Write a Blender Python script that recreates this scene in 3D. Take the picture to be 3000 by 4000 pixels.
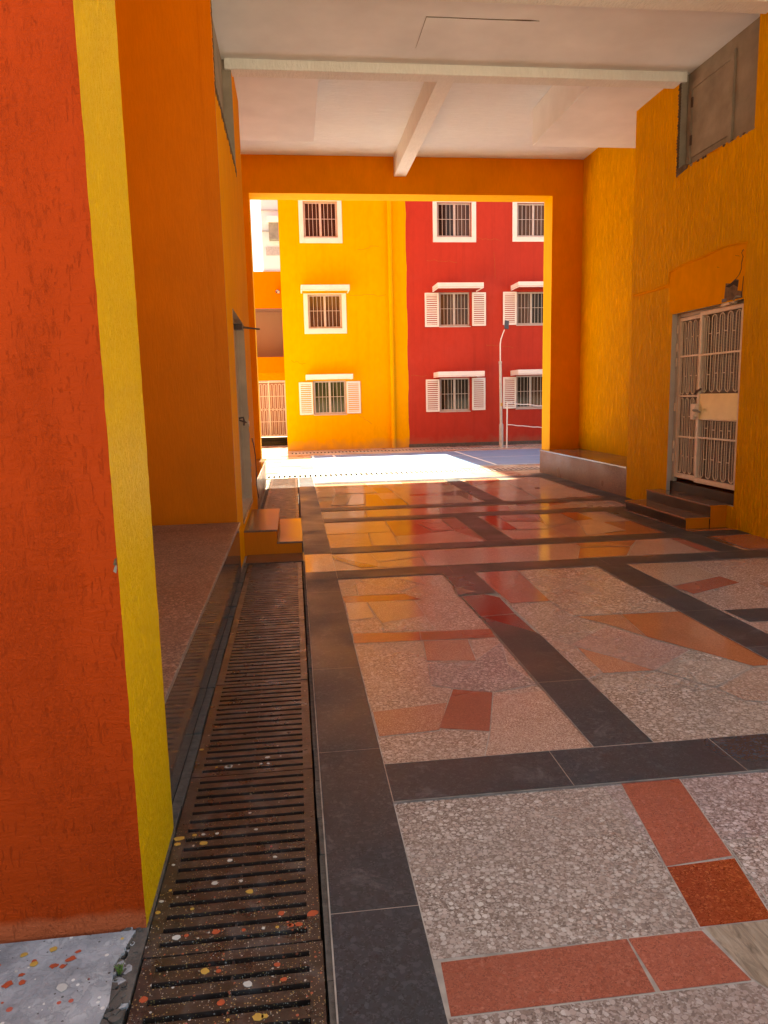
import bpy, bmesh, math, random
from mathutils import Matrix, Vector
R = random.Random(7)
scene = bpy.context.scene
for o in list(bpy.data.objects): bpy.data.objects.remove(o)

# ---------------------------------------------------------------- camera
cam_d = bpy.data.cameras.new('camera'); cam = bpy.data.objects.new('camera', cam_d)
scene.collection.objects.link(cam); scene.camera = cam
cam_d.sensor_fit = 'VERTICAL'; cam_d.sensor_height = 36.0; cam_d.lens = 26.04
cam_d.clip_start = 0.05; cam_d.clip_end = 1500
CAM = ((0.992460,-0.040234,0.115776),(-0.120535,-0.149058,0.981454),(-0.022230,-0.988010,-0.152784))
cam.matrix_world = Matrix(((CAM[0][0], -CAM[0][1], -CAM[0][2], 0), (CAM[1][0], -CAM[1][1], -CAM[1][2], 0),
                           (CAM[2][0], -CAM[2][1], -CAM[2][2], 1.5), (0, 0, 0, 1)))
# ---------------------------------------------------------------- sky, sun, exposure
SUN_EL = math.radians(74); SUN_ROT = math.radians(0)
w = bpy.data.worlds.new('World'); scene.world = w; w.use_nodes = True
nt = w.node_tree; bg = nt.nodes['Background']
sky = nt.nodes.new('ShaderNodeTexSky'); sky.sky_type = 'NISHITA'; sky.sun_disc = False
sky.sun_elevation = SUN_EL; sky.sun_rotation = SUN_ROT; sky.dust_density = 3.0; sky.air_density = 1.0; sky.ozone_density = 1.0
nt.links.new(sky.outputs[0], bg.inputs[0]); bg.inputs[1].default_value = 0.06
sl = bpy.data.lights.new('sun', 'SUN'); sl.energy = 5.0; sl.angle = math.radians(0.5); sl.color = (1, 0.95, 0.86)
so = bpy.data.objects.new('sun', sl); scene.collection.objects.link(so)
so.rotation_euler = (-(math.pi/2 - SUN_EL), 0, -SUN_ROT); so.location = (2, 10, 40)
vs = scene.view_settings
scene.display_settings.display_device = 'sRGB'
vs.view_transform = 'Standard'; vs.look = 'None'; vs.gamma = 1.0; vs.use_curve_mapping = False
vs.exposure = 2.78
vs.use_white_balance = True; vs.white_balance_temperature = 8000; vs.white_balance_tint = 2.0
cy = scene.cycles
cy.max_bounces = 10; cy.diffuse_bounces = 7; cy.glossy_bounces = 4; cy.transmission_bounces = 4
cy.sample_clamp_indirect = 8.0; cy.caustics_reflective = False; cy.caustics_refractive = False
cy.use_denoising = True
try: cy.denoiser = 'OPENIMAGEDENOISE'
except Exception: pass

# ---------------------------------------------------------------- material helpers
def nodes(name):
    m = bpy.data.materials.new(name); m.use_nodes = True
    t = m.node_tree; b = t.nodes['Principled BSDF']
    return m, t, b
def add(t, typ, **kw):
    n = t.nodes.new(typ)
    for k, v in kw.items(): setattr(n, k, v)
    return n
def pos(t, scale=(1, 1, 1), rot=(0, 0, 0)):
    g = add(t, 'ShaderNodeNewGeometry'); mp = add(t, 'ShaderNodeMapping')
    mp.inputs['Scale'].default_value = scale; mp.inputs['Rotation'].default_value = rot
    t.links.new(g.outputs['Position'], mp.inputs[0]); return mp.outputs[0]
def noise(t, vec, scale, detail=4, rough=0.55, dist=0.0):
    n = add(t, 'ShaderNodeTexNoise'); n.inputs['Scale'].default_value = scale
    n.inputs['Detail'].default_value = detail; n.inputs['Roughness'].default_value = rough
    n.inputs['Distortion'].default_value = dist
    t.links.new(vec, n.inputs['Vector']); return n.outputs['Fac']
def voro(t, vec, scale, feature='F1', rnd=1.0):
    n = add(t, 'ShaderNodeTexVoronoi', feature=feature); n.inputs['Scale'].default_value = scale
    n.inputs['Randomness'].default_value = rnd
    t.links.new(vec, n.inputs['Vector']); return n
def ramp(t, fac, stops, interp='LINEAR'):
    r = add(t, 'ShaderNodeValToRGB'); cr = r.color_ramp; cr.interpolation = interp
    while len(cr.elements) < len(stops): cr.elements.new(0.5)
    for e, (p, c) in zip(cr.elements, stops):
        e.position = p; e.color = (c[0], c[1], c[2], 1) if not isinstance(c, (int, float)) else (c, c, c, 1)
    t.links.new(fac, r.inputs[0]); return r.outputs[0]
def mix(t, fac, a, b, mode='MIX'):
    n = add(t, 'ShaderNodeMix', data_type='RGBA', blend_type=mode)
    for s, v in ((n.inputs[0], fac), (n.inputs[6], a), (n.inputs[7], b)):
        if hasattr(v, 'links'): t.links.new(v, s)
        elif isinstance(v, (int, float)): s.default_value = v
        else: s.default_value = (v[0], v[1], v[2], 1)
    return n.outputs[2]
def mth(t, op, a, b=0.0, c=0.0):
    n = add(t, 'ShaderNodeMath', operation=op)
    for s, v in zip(n.inputs, (a, b, c)):
        if hasattr(v, 'links'): t.links.new(v, s)
        else: s.default_value = v
    return n.outputs[0]
def bump(t, b, h, strength=0.5, dist=0.01):
    n = add(t, 'ShaderNodeBump'); n.inputs['Strength'].default_value = strength; n.inputs['Distance'].default_value = dist
    t.links.new(h, n.inputs['Height']); t.links.new(n.outputs[0], b.inputs['Normal'])
def sc(c, f): return (c[0]*f, c[1]*f, c[2]*f)
def setc(t, b, c):
    if hasattr(c, 'links'): t.links.new(c, b.inputs['Base Color'])
    else: b.inputs['Base Color'].default_value = (c[0], c[1], c[2], 1)
def plain(name, c, rough=0.5, metal=0.0, var=0.12, vs_=6.0, bumpk=0.0, spec=0.5):
    m, t, b = nodes(name)
    f = noise(t, pos(t), vs_, 5)
    setc(t, b, ramp(t, f, [(0.3, sc(c, 1-var)), (0.7, sc(c, 1+var))]))
    b.inputs['Roughness'].default_value = rough; b.inputs['Metallic'].default_value = metal
    b.inputs['Specular IOR Level'].default_value = spec
    if bumpk: bump(t, b, noise(t, pos(t), 90, 5), bumpk, 0.004)
    return m
def stucco(name, c, streak=(70, 70, 7), amount=0.5, dist=0.012, rough=0.6, var=0.10, dirt=0.0, spec=0.2, sdark=0.10, rain=0.0):
    """brushed textured paint: stretched streaks, soft blotches, weak fine grain"""
    m, t, b = nodes(name)
    big = noise(t, pos(t), 0.9, 4); mid = noise(t, pos(t, (6, 6, 2.5)), 1.0, 5)
    f = mth(t, 'ADD', mth(t, 'MULTIPLY', big, 0.6), mth(t, 'MULTIPLY', mid, 0.4))
    col = ramp(t, f, [(0.35, sc(c, 1-var)), (0.65, sc(c, 1+var*0.7))])
    st = noise(t, pos(t, streak), 1.0, 3, 0.6, 0.3)
    ridge = ramp(t, st, [(0.42, 0.0), (0.60, 1.0)])
    fine = noise(t, pos(t, (160, 160, 60)), 1.0, 3)
    h = mth(t, 'ADD', ridge, mth(t, 'MULTIPLY', fine, 0.25))
    col = mix(t, mth(t, 'MULTIPLY', mth(t, 'SUBTRACT', 1.0, ridge), sdark), col, sc(c, 0.55))
    if dirt:
        d = ramp(t, noise(t, pos(t, (3, 3, 0.7)), 1.6, 6, 0.7), [(0.55, 0.0), (0.75, 1.0)])
        col = mix(t, mth(t, 'MULTIPLY', d, dirt), col, sc(c, 0.5))
    if rain:   # rain streaks, faded patches and a few touched-up spots
        r1 = ramp(t, noise(t, pos(t, (5.5, 5.5, 0.22)), 1.0, 6, 0.7), [(0.50, 0.0), (0.74, 1.0)])
        r2 = ramp(t, noise(t, pos(t, (0.8, 0.8, 0.7)), 1.0, 6, 0.7, 0.7), [(0.50, 0.0), (0.66, 1.0)])
        col = mix(t, mth(t, 'MULTIPLY', r1, rain), col, sc(c, 0.45))
        col = mix(t, mth(t, 'MULTIPLY', r2, rain*0.7), col, (min(.85, c[0]*1.05), c[1]*1.3+.01, c[2]*1.4+.012))
        sx = add(t, 'ShaderNodeSeparateXYZ'); t.links.new(pos(t), sx.inputs[0])
        zz = mth(t, 'ADD', sx.outputs[2], mth(t, 'MULTIPLY', noise(t, pos(t, (3, 3, 3)), 1.0, 5), 0.6))
        col = mix(t, mth(t, 'MULTIPLY', ramp(t, zz, [(0.32, 1.0), (0.62, 0.0)]), 0.45), col, sc((0.36, 0.22, 0.14), 0.8))
    setc(t, b, col); b.inputs['Roughness'].default_value = rough; b.inputs['Specular IOR Level'].default_value = spec
    bump(t, b, h, amount, dist)
    return m
def stone(name, base, dark, light, scale, rough=0.18, gap=0.10, pebble=True, scuffc=None, fleck=None, spec=0.5):
    """polished terrazzo / granite: rounded chips of several tints in a matrix, dark pits, worn gloss"""
    m, t, b = nodes(name)
    v = pos(t)
    wob = add(t, 'ShaderNodeVectorMath', operation='ADD')
    nz = add(t, 'ShaderNodeTexNoise'); nz.inputs['Scale'].default_value = scale*0.7; t.links.new(v, nz.inputs['Vector'])
    sc_ = add(t, 'ShaderNodeVectorMath', operation='SCALE'); sc_.inputs['Scale'].default_value = 0.55/scale
    t.links.new(nz.outputs['Color'], sc_.inputs[0]); t.links.new(v, wob.inputs[0]); t.links.new(sc_.outputs[0], wob.inputs[1])
    v2 = wob.outputs[0]
    a = voro(t, v2, scale); e = voro(t, v2, scale, 'DISTANCE_TO_EDGE')
    sep = add(t, 'ShaderNodeSeparateColor'); t.links.new(a.outputs['Color'], sep.inputs[0])
    sm = voro(t, v2, scale*2.9); sep2 = add(t, 'ShaderNodeSeparateColor'); t.links.new(sm.outputs['Color'], sep2.inputs[0])
    small = ramp(t, sep2.outputs[0], [(0.0, sc(dark, 0.5)), (0.25, dark), (0.6, base), (1.0, light)])
    edge = ramp(t, e.outputs['Distance'], [(0.0, 1.0), (gap, 0.0)])
    if pebble:
        # rounded pebbles of mixed size lying in a matrix of small grains
        rad = mth(t, 'ADD', 0.20, mth(t, 'MULTIPLY', sep.outputs[1], 0.42))
        lump = mth(t, 'ADD', a.outputs['Distance'], mth(t, 'MULTIPLY', noise(t, v, scale*2.2, 2), 0.22))
        inside = ramp(t, mth(t, 'SUBTRACT', mth(t, 'ADD', rad, 0.11), lump), [(0.0, 0.0), (0.05, 1.0)])
        chip = ramp(t, sep.outputs[0], [(0.0, dark), (0.12, base), (0.55, tuple((p+q)/2 for p, q in zip(base, light))), (1.0, light)])
        chip = mix(t, ramp(t, noise(t, v, scale*4, 3), [(0.4, 0.0), (0.7, 0.35)]), chip, base)
        rim = ramp(t, mth(t, 'ABSOLUTE', mth(t, 'SUBTRACT', mth(t, 'ADD', rad, 0.12), lump)), [(0.0, 0.55), (0.05, 0.0)])
        col = mix(t, inside, mix(t, 0.45, small, dark), chip)
        col = mix(t, rim, col, sc(dark, 0.6))
        patchy = ramp(t, noise(t, v, 3.1, 4), [(0.4, 0.0), (0.65, 0.35)])
        col = mix(t, patchy, col, mix(t, 0.5, small, base))
    else:
        chip = ramp(t, sep.outputs[0], [(0.0, dark), (0.35, base), (0.7, base), (1.0, light)])
        pick = ramp(t, sep.outputs[1], [(0.48, 0.0), (0.52, 1.0)])
        col = mix(t, pick, chip, small)
        col = mix(t, mth(t, 'MULTIPLY', edge, 0.3), col, sc(dark, 0.55))
    if fleck:
        fl = voro(t, v, scale*1.3); s3 = add(t, 'ShaderNodeSeparateColor'); t.links.new(fl.outputs['Color'], s3.inputs[0])
        on = mth(t, 'MULTIPLY', mth(t, 'GREATER_THAN', s3.outputs[2], 0.955), mth(t, 'LESS_THAN', fl.outputs['Distance'], 0.42))
        col = mix(t, on, col, fleck)
    blot = noise(t, v, 2.2, 5)
    col = mix(t, ramp(t, blot, [(0.35, 0.35), (0.65, 0.0)]), col, sc(base, 0.6))
    at = add(t, 'ShaderNodeAttribute', attribute_name='tint', attribute_type='GEOMETRY')
    col = mix(t, 1.0, col, at.outputs['Color'], 'MULTIPLY')
    scuff = ramp(t, noise(t, v, 5.5, 8, 0.75, 0.6), [(0.56, 0.0), (0.72, 1.0)])
    col = mix(t, mth(t, 'MULTIPLY', scuff, 0.28 if scuffc is None else 0.55), col, scuffc or sc(light, 0.9))
    setc(t, b, col); b.inputs['Specular IOR Level'].default_value = spec
    rr = ramp(t, noise(t, v, 1.3, 3), [(0.32, rough*0.8), (0.70, min(1, rough*1.7))])
    t.links.new(rr, b.inputs['Roughness'])
    bump(t, b, mth(t, 'ADD', mth(t, 'MULTIPLY', noise(t, v, 1.7, 2), 1.2), mth(t, 'MULTIPLY', edge, -0.05)), 0.03, 0.01)
    return m
# ---------------------------------------------------------------- materials
M = {}
M['orange_wall'] = stucco('orange_wall_paint', (0.80, 0.285, 0.002), (95, 95, 11), 0.2, 0.008, 0.75, dirt=0.12, spec=0.1)
M['orange_stucco'] = stucco('coarse_orange_stucco', (0.88, 0.375, 0.003), (40, 40, 5.5), 0.9, 0.018, 0.75, dirt=0.10, sdark=0.26, spec=0.1)
M['orange_shaded'] = stucco('shaded_orange_wall_paint', (0.58, 0.145, 0.002), (95, 95, 11), 0.12, 0.010, 0.55, dirt=0.05)  # wall orange with shade put into it, for near-facing walls and step sides
M['orange_portal'] = stucco('portal_orange_paint', (0.80, 0.245, 0.002), (80, 80, 10), 0.15, 0.010, 0.75, dirt=0.08, spec=0.1)
M['orange_smooth'] = stucco('smooth_orange_plaster', (0.80, 0.29, 0.002), (14, 14, 9), 0.12, 0.006, 0.8, spec=0.05)
M['yellow_face'] = stucco('yellow_pillar_paint', (0.95, 0.51, 0.006), (150, 150, 34), 0.8, 0.012, 0.5, var=0.06)
M['yellow_facade'] = stucco('yellow_facade_paint', (0.80, 0.39, 0.004), (9, 9, 5), 0.06, 0.01, 0.7, var=0.03, rain=0.18)
M['red_facade'] = stucco('red_facade_paint', (0.44, 0.036, 0.020), (9, 9, 5), 0.06, 0.01, 0.7, var=0.05, rain=0.34)
M['orange_facade'] = stucco('orange_facade_paint', (0.78, 0.21, 0.004), (9, 9, 5), 0.1, 0.01, 0.7, var=0.05)
M['white_rough'] = stucco('white_textured_ceiling_paint', (0.80, 0.82, 0.83), (5, 60, 30), 0.7, 0.02, 0.7, var=0.03)
M['white_beam'] = stucco('white_beam_paint', (0.77, 0.77, 0.74), (40, 12, 12), 0.4, 0.014, 0.7, var=0.04)
M['white_smooth'] = plain('smooth_white_ceiling_paint', (0.75, 0.77, 0.785), 0.7, var=0.11, vs_=1.1)
M['white_trim'] = plain('white_trim_paint', (0.80, 0.76, 0.72), 0.6, var=0.05, vs_=3, bumpk=0.1)
M['white_metal'] = plain('white_enamel_metal', (0.78, 0.73, 0.68), 0.4, var=0.06, vs_=9)
M['gate_paint'] = plain('aged_cream_gate_paint', (0.72, 0.55, 0.38), 0.45, var=0.10, vs_=9)
M['cream_metal'] = plain('cream_enamel_plate', (0.76, 0.62, 0.28), 0.3, var=0.08, vs_=5)
M['grey_frame'] = plain('grey_painted_frame', (0.46, 0.38, 0.29), 0.5, var=0.08)
M['bar'] = plain('pale_grille_paint', (0.58, 0.50, 0.45), 0.5, var=0.1, vs_=12)
M['alu'] = plain('window_frame_metal', (0.52, 0.47, 0.44), 0.4, var=0.1, vs_=12)
M['bare_plaster'] = plain('bare_grey_plaster', (0.27, 0.225, 0.175), 0.85, var=0.22, vs_=4, bumpk=0.5)
M['hole'] = plain('broken_brick_hole', (0.16, 0.085, 0.04), 0.9, var=0.4, vs_=18, bumpk=0.8)
M['dark_edge'] = plain('broken_plaster_edge', (0.10, 0.06, 0.03), 0.9, var=0.4, vs_=30, bumpk=0.8)
M['crack_shade'] = plain('crack_shadow', (0.035, 0.018, 0.008), 0.95, var=0.2)
M['dirt_line'] = plain('hairline_crack_dirt', (0.30, 0.12, 0.02), 0.9, var=0.3, vs_=20)
M['void'] = plain('unlit_interior', (0.02, 0.017, 0.015), 0.9)
M['rod'] = plain('dark_rusty_metal', (0.07, 0.04, 0.03), 0.5, metal=0.4, var=0.3, vs_=30)
M['galv'] = plain('galvanised_steel', (0.50, 0.45, 0.41), 0.45, metal=0.3, var=0.12, vs_=12)
M['lamp_dark'] = plain('lamp_housing', (0.06, 0.06, 0.065), 0.4, var=0.1)
M['lamp_glass'] = plain('lamp_lens', (0.45, 0.46, 0.48), 0.2, var=0.05)
M['rope'] = plain('white_net_tape', (0.78, 0.72, 0.68), 0.8, var=0.08, vs_=20)
M['pit'] = plain('black_drain_slot', (0.004, 0.004, 0.004), 1.0, spec=0.0)  # flat black stands in for the unlit depth of the slots
M['soil'] = plain('wet_dirt', (0.05, 0.042, 0.034), 0.9, var=0.5, vs_=40, bumpk=1.0)
M['earth'] = plain('bare_cement_ground', (0.30, 0.265, 0.225), 0.9, var=0.2)
M['door_paint'] = plain('shaded_white_door_paint', (0.44, 0.31, 0.20), 0.6, var=0.12, vs_=5)  # white door, its shade put into the base colour
M['concrete'] = plain('rough_concrete_lip', (0.095, 0.078, 0.064), 0.8, var=0.35, vs_=28, bumpk=0.9)
M['grout'] = plain('cement_grout', (0.36, 0.31, 0.26), 0.8, var=0.3, vs_=14)
M['grass'] = plain('grass_blade', (0.09, 0.14, 0.02), 0.6, var=0.3, vs_=40)
M['court'] = plain('blue_court_paint', (0.15, 0.25, 0.43), 0.5, var=0.12, vs_=2.5)
M['line'] = plain('white_court_line', (0.78, 0.78, 0.78), 0.6, var=0.05)
M['white_far'] = plain('white_far_wall', (0.78, 0.72, 0.70), 0.7, var=0.05, vs_=0.6)
M['pink_wall'] = plain('mauve_balcony_wall', (0.36, 0.22, 0.17), 0.8, var=0.06, vs_=1)
for nm, c in (('splash_orange', (0.42, 0.075, 0.03)), ('splash_yellow', (0.50, 0.29, 0.06)), ('splash_white', (0.50, 0.47, 0.42)),
              ('splash_pink', (0.50, 0.10, 0.09))):
    M[nm] = plain(nm + '_paint', c, 0.4, var=0.12, vs_=40)

def _pillar():
    m, t, b = nodes('orange_red_pillar_paint')
    c = (0.43, 0.040, 0.002)
    v = pos(t)
    vert = noise(t, pos(t, (95, 95, 22)), 1.0, 4, 0.7, 0.8)
    hor = noise(t, pos(t, (9, 9, 38)), 1.0, 4, 0.6, 1.0)
    lump = noise(t, pos(t, (110, 110, 80)), 1.0, 4, 0.6, 0.8)
    where = ramp(t, noise(t, pos(t, (5, 5, 1.5)), 1.0, 3), [(0.38, 0.15), (0.6, 1.0)])
    groove = ramp(t, vert, [(0.33, 0.0), (0.42, 1.0), (1.0, 1.0)])
    h = mth(t, 'ADD', mth(t, 'MULTIPLY', groove, 0.35), mth(t, 'ADD', mth(t, 'MULTIPLY', mth(t, 'MULTIPLY', lump, where), 1.6), mth(t, 'MULTIPLY', hor, 0.7)))
    col = ramp(t, noise(t, pos(t, (2, 2, 1)), 1.3, 4), [(0.3, sc(c, 0.93)), (0.7, sc(c, 1.06))])
    col = mix(t, mth(t, 'MULTIPLY', mth(t, 'SUBTRACT', 1.0, groove), 0.03), col, sc(c, 0.6))
    # thin smeared paint along the foot
    sx = add(t, 'ShaderNodeSeparateXYZ'); t.links.new(v, sx.inputs[0])
    zz = mth(t, 'ADD', sx.outputs[2], mth(t, 'MULTIPLY', noise(t, pos(t, (6, 6, 6)), 1.0, 4), 0.06))
    foot = ramp(t, zz, [(0.075, 1.0), (0.10, 0.0)])
    col = mix(t, mth(t, 'MULTIPLY', foot, 0.7), col, (0.56, 0.13, 0.05))
    setc(t, b, col); b.inputs['Roughness'].default_value = 0.6; b.inputs['Specular IOR Level'].default_value = 0.12
    bump(t, b, h, 0.8, 0.009)
    return m
M['pillar_red'] = _pillar()

def _apron():
    m, t, b = nodes('grey_painted_concrete')
    v = pos(t)
    base = ramp(t, noise(t, v, 9, 6, 0.65), [(0.3, (0.20, 0.20, 0.205)), (0.7, (0.40, 0.40, 0.41))])
    sx = add(t, 'ShaderNodeSeparateXYZ'); t.links.new(v, sx.inputs[0])
    near = ramp(t, mth(t, 'ADD', sx.outputs[1], 0.0), [(0.0, 1.0), (1.0, 0.0)])
    peel = ramp(t, noise(t, v, 26, 8, 0.75, 0.4), [(0.47, 0.0), (0.53, 1.0)])
    big = ramp(t, noise(t, v, 5, 3), [(0.40, 0.0), (0.65, 0.8)])
    base = mix(t, mth(t, 'MULTIPLY', peel, big), base, (0.52, 0.51, 0.50))
    for i, (s, th, cols) in enumerate(((34, 0.94, (0.52, 0.10, 0.06)), (46, 0.95, (0.66, 0.42, 0.10)), (60, 0.90, (0.70, 0.66, 0.6)), (90, 0.90, (0.10, 0.09, 0.08)))):
        mp = add(t, 'ShaderNodeMapping'); mp.inputs['Location'].default_value = (3.3*i, 1.7*i, 0); t.links.new(v, mp.inputs[0])
        a = voro(t, mp.outputs[0], s); sp = add(t, 'ShaderNodeSeparateColor'); t.links.new(a.outputs['Color'], sp.inputs[0])
        on = mth(t, 'MULTIPLY', mth(t, 'GREATER_THAN', sp.outputs[0], th), mth(t, 'LESS_THAN', mth(t, 'ADD', a.outputs['Distance'], mth(t, 'MULTIPLY', sp.outputs[1], 0.25)), 0.36))
        base = mix(t, on, base, cols)
    setc(t, b, base); b.inputs['Roughness'].default_value = 0.6
    bump(t, b, mth(t, 'ADD', noise(t, v, 60, 5), peel), 0.5, 0.004)
    return m
M['apron'] = _apron()

def _iron():
    m, t, b = nodes('rusty_cast_drain_metal')
    v = pos(t)
    base = ramp(t, noise(t, v, 14, 6, 0.65), [(0.3, (0.018, 0.012, 0.009)), (0.55, (0.044, 0.025, 0.019)), (0.75, (0.072, 0.048, 0.038))])
    grey = ramp(t, noise(t, v, 7, 5, 0.7), [(0.52, 0.0), (0.68, 1.0)])
    base = mix(t, mth(t, 'MULTIPLY', grey, 0.5), base, (0.085, 0.08, 0.078))
    sx = add(t, 'ShaderNodeSeparateXYZ'); t.links.new(v, sx.inputs[0])
    dens = add(t, 'ShaderNodeMapRange'); dens.inputs[1].default_value = 1.9; dens.inputs[2].default_value = 2.9
    dens.inputs[3].default_value = 0.62; dens.inputs[4].default_value = 0.99; t.links.new(sx.outputs[1], dens.inputs[0])
    for i, (s, cols, off) in enumerate(((150, (0.36, 0.24, 0.09), 0.0), (190, (0.42, 0.38, 0.32), 0.12), (80, (0.38, 0.10, 0.05), 0.27), (70, (0.45, 0.41, 0.36), 0.29))):
        mp = add(t, 'ShaderNodeMapping'); mp.inputs['Location'].default_value = (2.3*i, 5.7*i, 0); t.links.new(v, mp.inputs[0])
        a = voro(t, mp.outputs[0], s); sp = add(t, 'ShaderNodeSeparateColor'); t.links.new(a.outputs['Color'], sp.inputs[0])
        th = mth(t, 'MINIMUM', mth(t, 'ADD', dens.outputs[0], off), 0.993)
        on = mth(t, 'MULTIPLY', mth(t, 'GREATER_THAN', sp.outputs[0], th), mth(t, 'LESS_THAN', mth(t, 'ADD', a.outputs['Distance'], mth(t, 'MULTIPLY', sp.outputs[1], 0.2)), 0.34))
        base = mix(t, on, base, cols)
    setc(t, b, base)
    t.links.new(ramp(t, noise(t, v, 10, 5), [(0.3, 0.22), (0.7, 0.48)]), b.inputs['Roughness'])
    b.inputs['Specular IOR Level'].default_value = 0.6
    bump(t, b, noise(t, v, 70, 5), 0.35, 0.003)
    return m
M['iron'] = _iron()

def _streak():
    m, t, b = nodes('streaked_brown_stone')
    v = pos(t, (28, 6, 1), (0, 0, 0.5))
    col = ramp(t, noise(t, v, 1.6, 7, 0.7, 0.8), [(0.3, (0.10, 0.075, 0.055)), (0.5, (0.28, 0.21, 0.15)), (0.7, (0.42, 0.34, 0.26))])
    setc(t, b, col); b.inputs['Roughness'].default_value = 0.4; return m
M['streak'] = _streak()
PINK, DPINK, LPINK = (0.40, 0.295, 0.255), (0.18, 0.125, 0.105), (0.61, 0.53, 0.485)
M['terr'] = stone('pink_grey_terrazzo', PINK, DPINK, LPINK, 58, 0.2, 0.12)
M['terrw'] = stone('warm_tan_terrazzo', (0.526, 0.364, 0.274), (0.258, 0.151, 0.106), (0.717, 0.560, 0.459), 58, 0.20, 0.12, spec=0.42)
M['terr2'] = M['terr']; M['terr3'] = M['terrw']
M['terr4'] = stone('rosy_terrazzo', (0.526, 0.336, 0.263), (0.269, 0.146, 0.112), (0.706, 0.515, 0.437), 66, 0.2, 0.12, spec=0.42)
M['terr5'] = stone('grey_tan_terrazzo', (0.470, 0.358, 0.291), (0.213, 0.146, 0.112), (0.672, 0.560, 0.493), 48, 0.2, 0.13, spec=0.42)
M['pebb'] = stone('pebbly_terrazzo', (0.541, 0.382, 0.287), (0.175, 0.095, 0.064), (0.795, 0.636, 0.508), 40, 0.2, 0.2, spec=0.42)
M['gran'] = stone('tan_granite', (0.525, 0.349, 0.239), (0.254, 0.143, 0.095), (0.716, 0.525, 0.398), 150, 0.13, 0.12, spec=0.42)
M['granr'] = stone('brick_red_granite', (0.525, 0.239, 0.151), (0.270, 0.103, 0.064), (0.716, 0.413, 0.287), 160, 0.15, 0.15, spec=0.42)
M['granp'] = stone('pink_granite', (0.572, 0.358, 0.270), (0.302, 0.159, 0.119), (0.764, 0.557, 0.461), 130, 0.13, 0.12, spec=0.42)
M['tan'] = stone('smooth_tan_slab', (0.525, 0.358, 0.239), (0.429, 0.270, 0.175), (0.605, 0.429, 0.302), 120, 0.10, 0.05, False, spec=0.42)
M['red'] = stone('brick_red_slab', (0.37, 0.092, 0.055), (0.27, 0.06, 0.036), (0.47, 0.15, 0.10), 140, 0.24, 0.08, False, fleck=(0.62, 0.38, 0.28))
M['reddeep'] = stone('deep_red_polished_slab', (0.312, 0.051, 0.020), (0.199, 0.026, 0.011), (0.469, 0.114, 0.043), 140, 0.08, 0.08, False, fleck=(0.710, 0.284, 0.114))
M['redf'] = stone('dull_red_slab', (0.382, 0.128, 0.080), (0.302, 0.087, 0.056), (0.461, 0.175, 0.119), 120, 0.12, 0.06, False, spec=0.42)
M['dred'] = stone('maroon_slab', (0.110, 0.018, 0.013), (0.083, 0.012, 0.010), (0.138, 0.028, 0.020), 120, 0.12, 0.06, False)
M['rust'] = stone('rust_orange_slab', (0.477, 0.167, 0.072), (0.382, 0.119, 0.048), (0.557, 0.215, 0.103), 120, 0.10, 0.05, False, spec=0.42)
M['brn'] = stone('brown_slab', (0.170, 0.092, 0.064), (0.128, 0.064, 0.045), (0.213, 0.121, 0.085), 100, 0.12, 0.06, False)
M['brnr'] = stone('red_brown_slab', (0.349, 0.190, 0.136), (0.270, 0.136, 0.095), (0.413, 0.246, 0.175), 100, 0.12, 0.06, False, spec=0.42)
M['black'] = stone('dark_slate_slab', (0.028, 0.037, 0.047), (0.019, 0.025, 0.032), (0.064, 0.076, 0.088), 70, 0.34, 0.05, False, scuffc=(0.17, 0.17, 0.175))
M['bench_top'] = stone('rough_brown_granite', (0.29, 0.18, 0.13), (0.10, 0.055, 0.04), (0.46, 0.33, 0.26), 62, 0.36, 0.14)
M['bench_front'] = stone('polished_dark_granite', (0.111, 0.072, 0.055), (0.065, 0.039, 0.031), (0.169, 0.117, 0.091), 90, 0.07, 0.06, False)
M['bench_pink'] = stone('polished_pink_granite', (0.27, 0.15, 0.105), (0.17, 0.09, 0.06), (0.36, 0.23, 0.17), 90, 0.3, 0.1, False, spec=0.14)
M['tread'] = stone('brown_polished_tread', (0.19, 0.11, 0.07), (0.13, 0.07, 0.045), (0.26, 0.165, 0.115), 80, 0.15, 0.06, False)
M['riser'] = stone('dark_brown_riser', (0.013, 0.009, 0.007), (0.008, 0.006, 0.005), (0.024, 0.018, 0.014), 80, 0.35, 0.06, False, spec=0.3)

def _glass(nm='dark_window_glass', a=(0.016, 0.011, 0.009), z=(0.05, 0.03, 0.02)):
    m, t, b = nodes(nm)
    c = ramp(t, noise(t, pos(t, (14, 1, 0.8)), 1.0, 3), [(0.35, a), (0.65, z)])
    setc(t, b, c); b.inputs['Roughness'].default_value = 0.05; b.inputs['Specular IOR Level'].default_value = 0.3
    return m
M['glass'] = _glass(); M['glass_brown'] = _glass('brown_curtain_behind_glass', (0.06, 0.030, 0.017), (0.13, 0.065, 0.035)); M['glass_green'] = _glass('greenish_window_glass', (0.02, 0.025, 0.008), (0.10, 0.10, 0.03))

def _mesh_back():
    m, t, b = nodes('fine_wire_mesh_screen')
    g = add(t, 'ShaderNodeNewGeometry'); s = add(t, 'ShaderNodeSeparateXYZ'); t.links.new(g.outputs['Position'], s.inputs[0])
    fz = mth(t, 'FRACT', mth(t, 'MULTIPLY', s.outputs[2], 62.0)); fy = mth(t, 'FRACT', mth(t, 'MULTIPLY', s.outputs[1], 62.0))
    wire = mth(t, 'MAXIMUM', mth(t, 'LESS_THAN', fz, 0.38), mth(t, 'LESS_THAN', fy, 0.25))
    setc(t, b, mix(t, wire, (0.035, 0.024, 0.016), (0.27, 0.195, 0.13))); b.inputs['Roughness'].default_value = 0.6
    return m
M['wire'] = _mesh_back()

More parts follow.
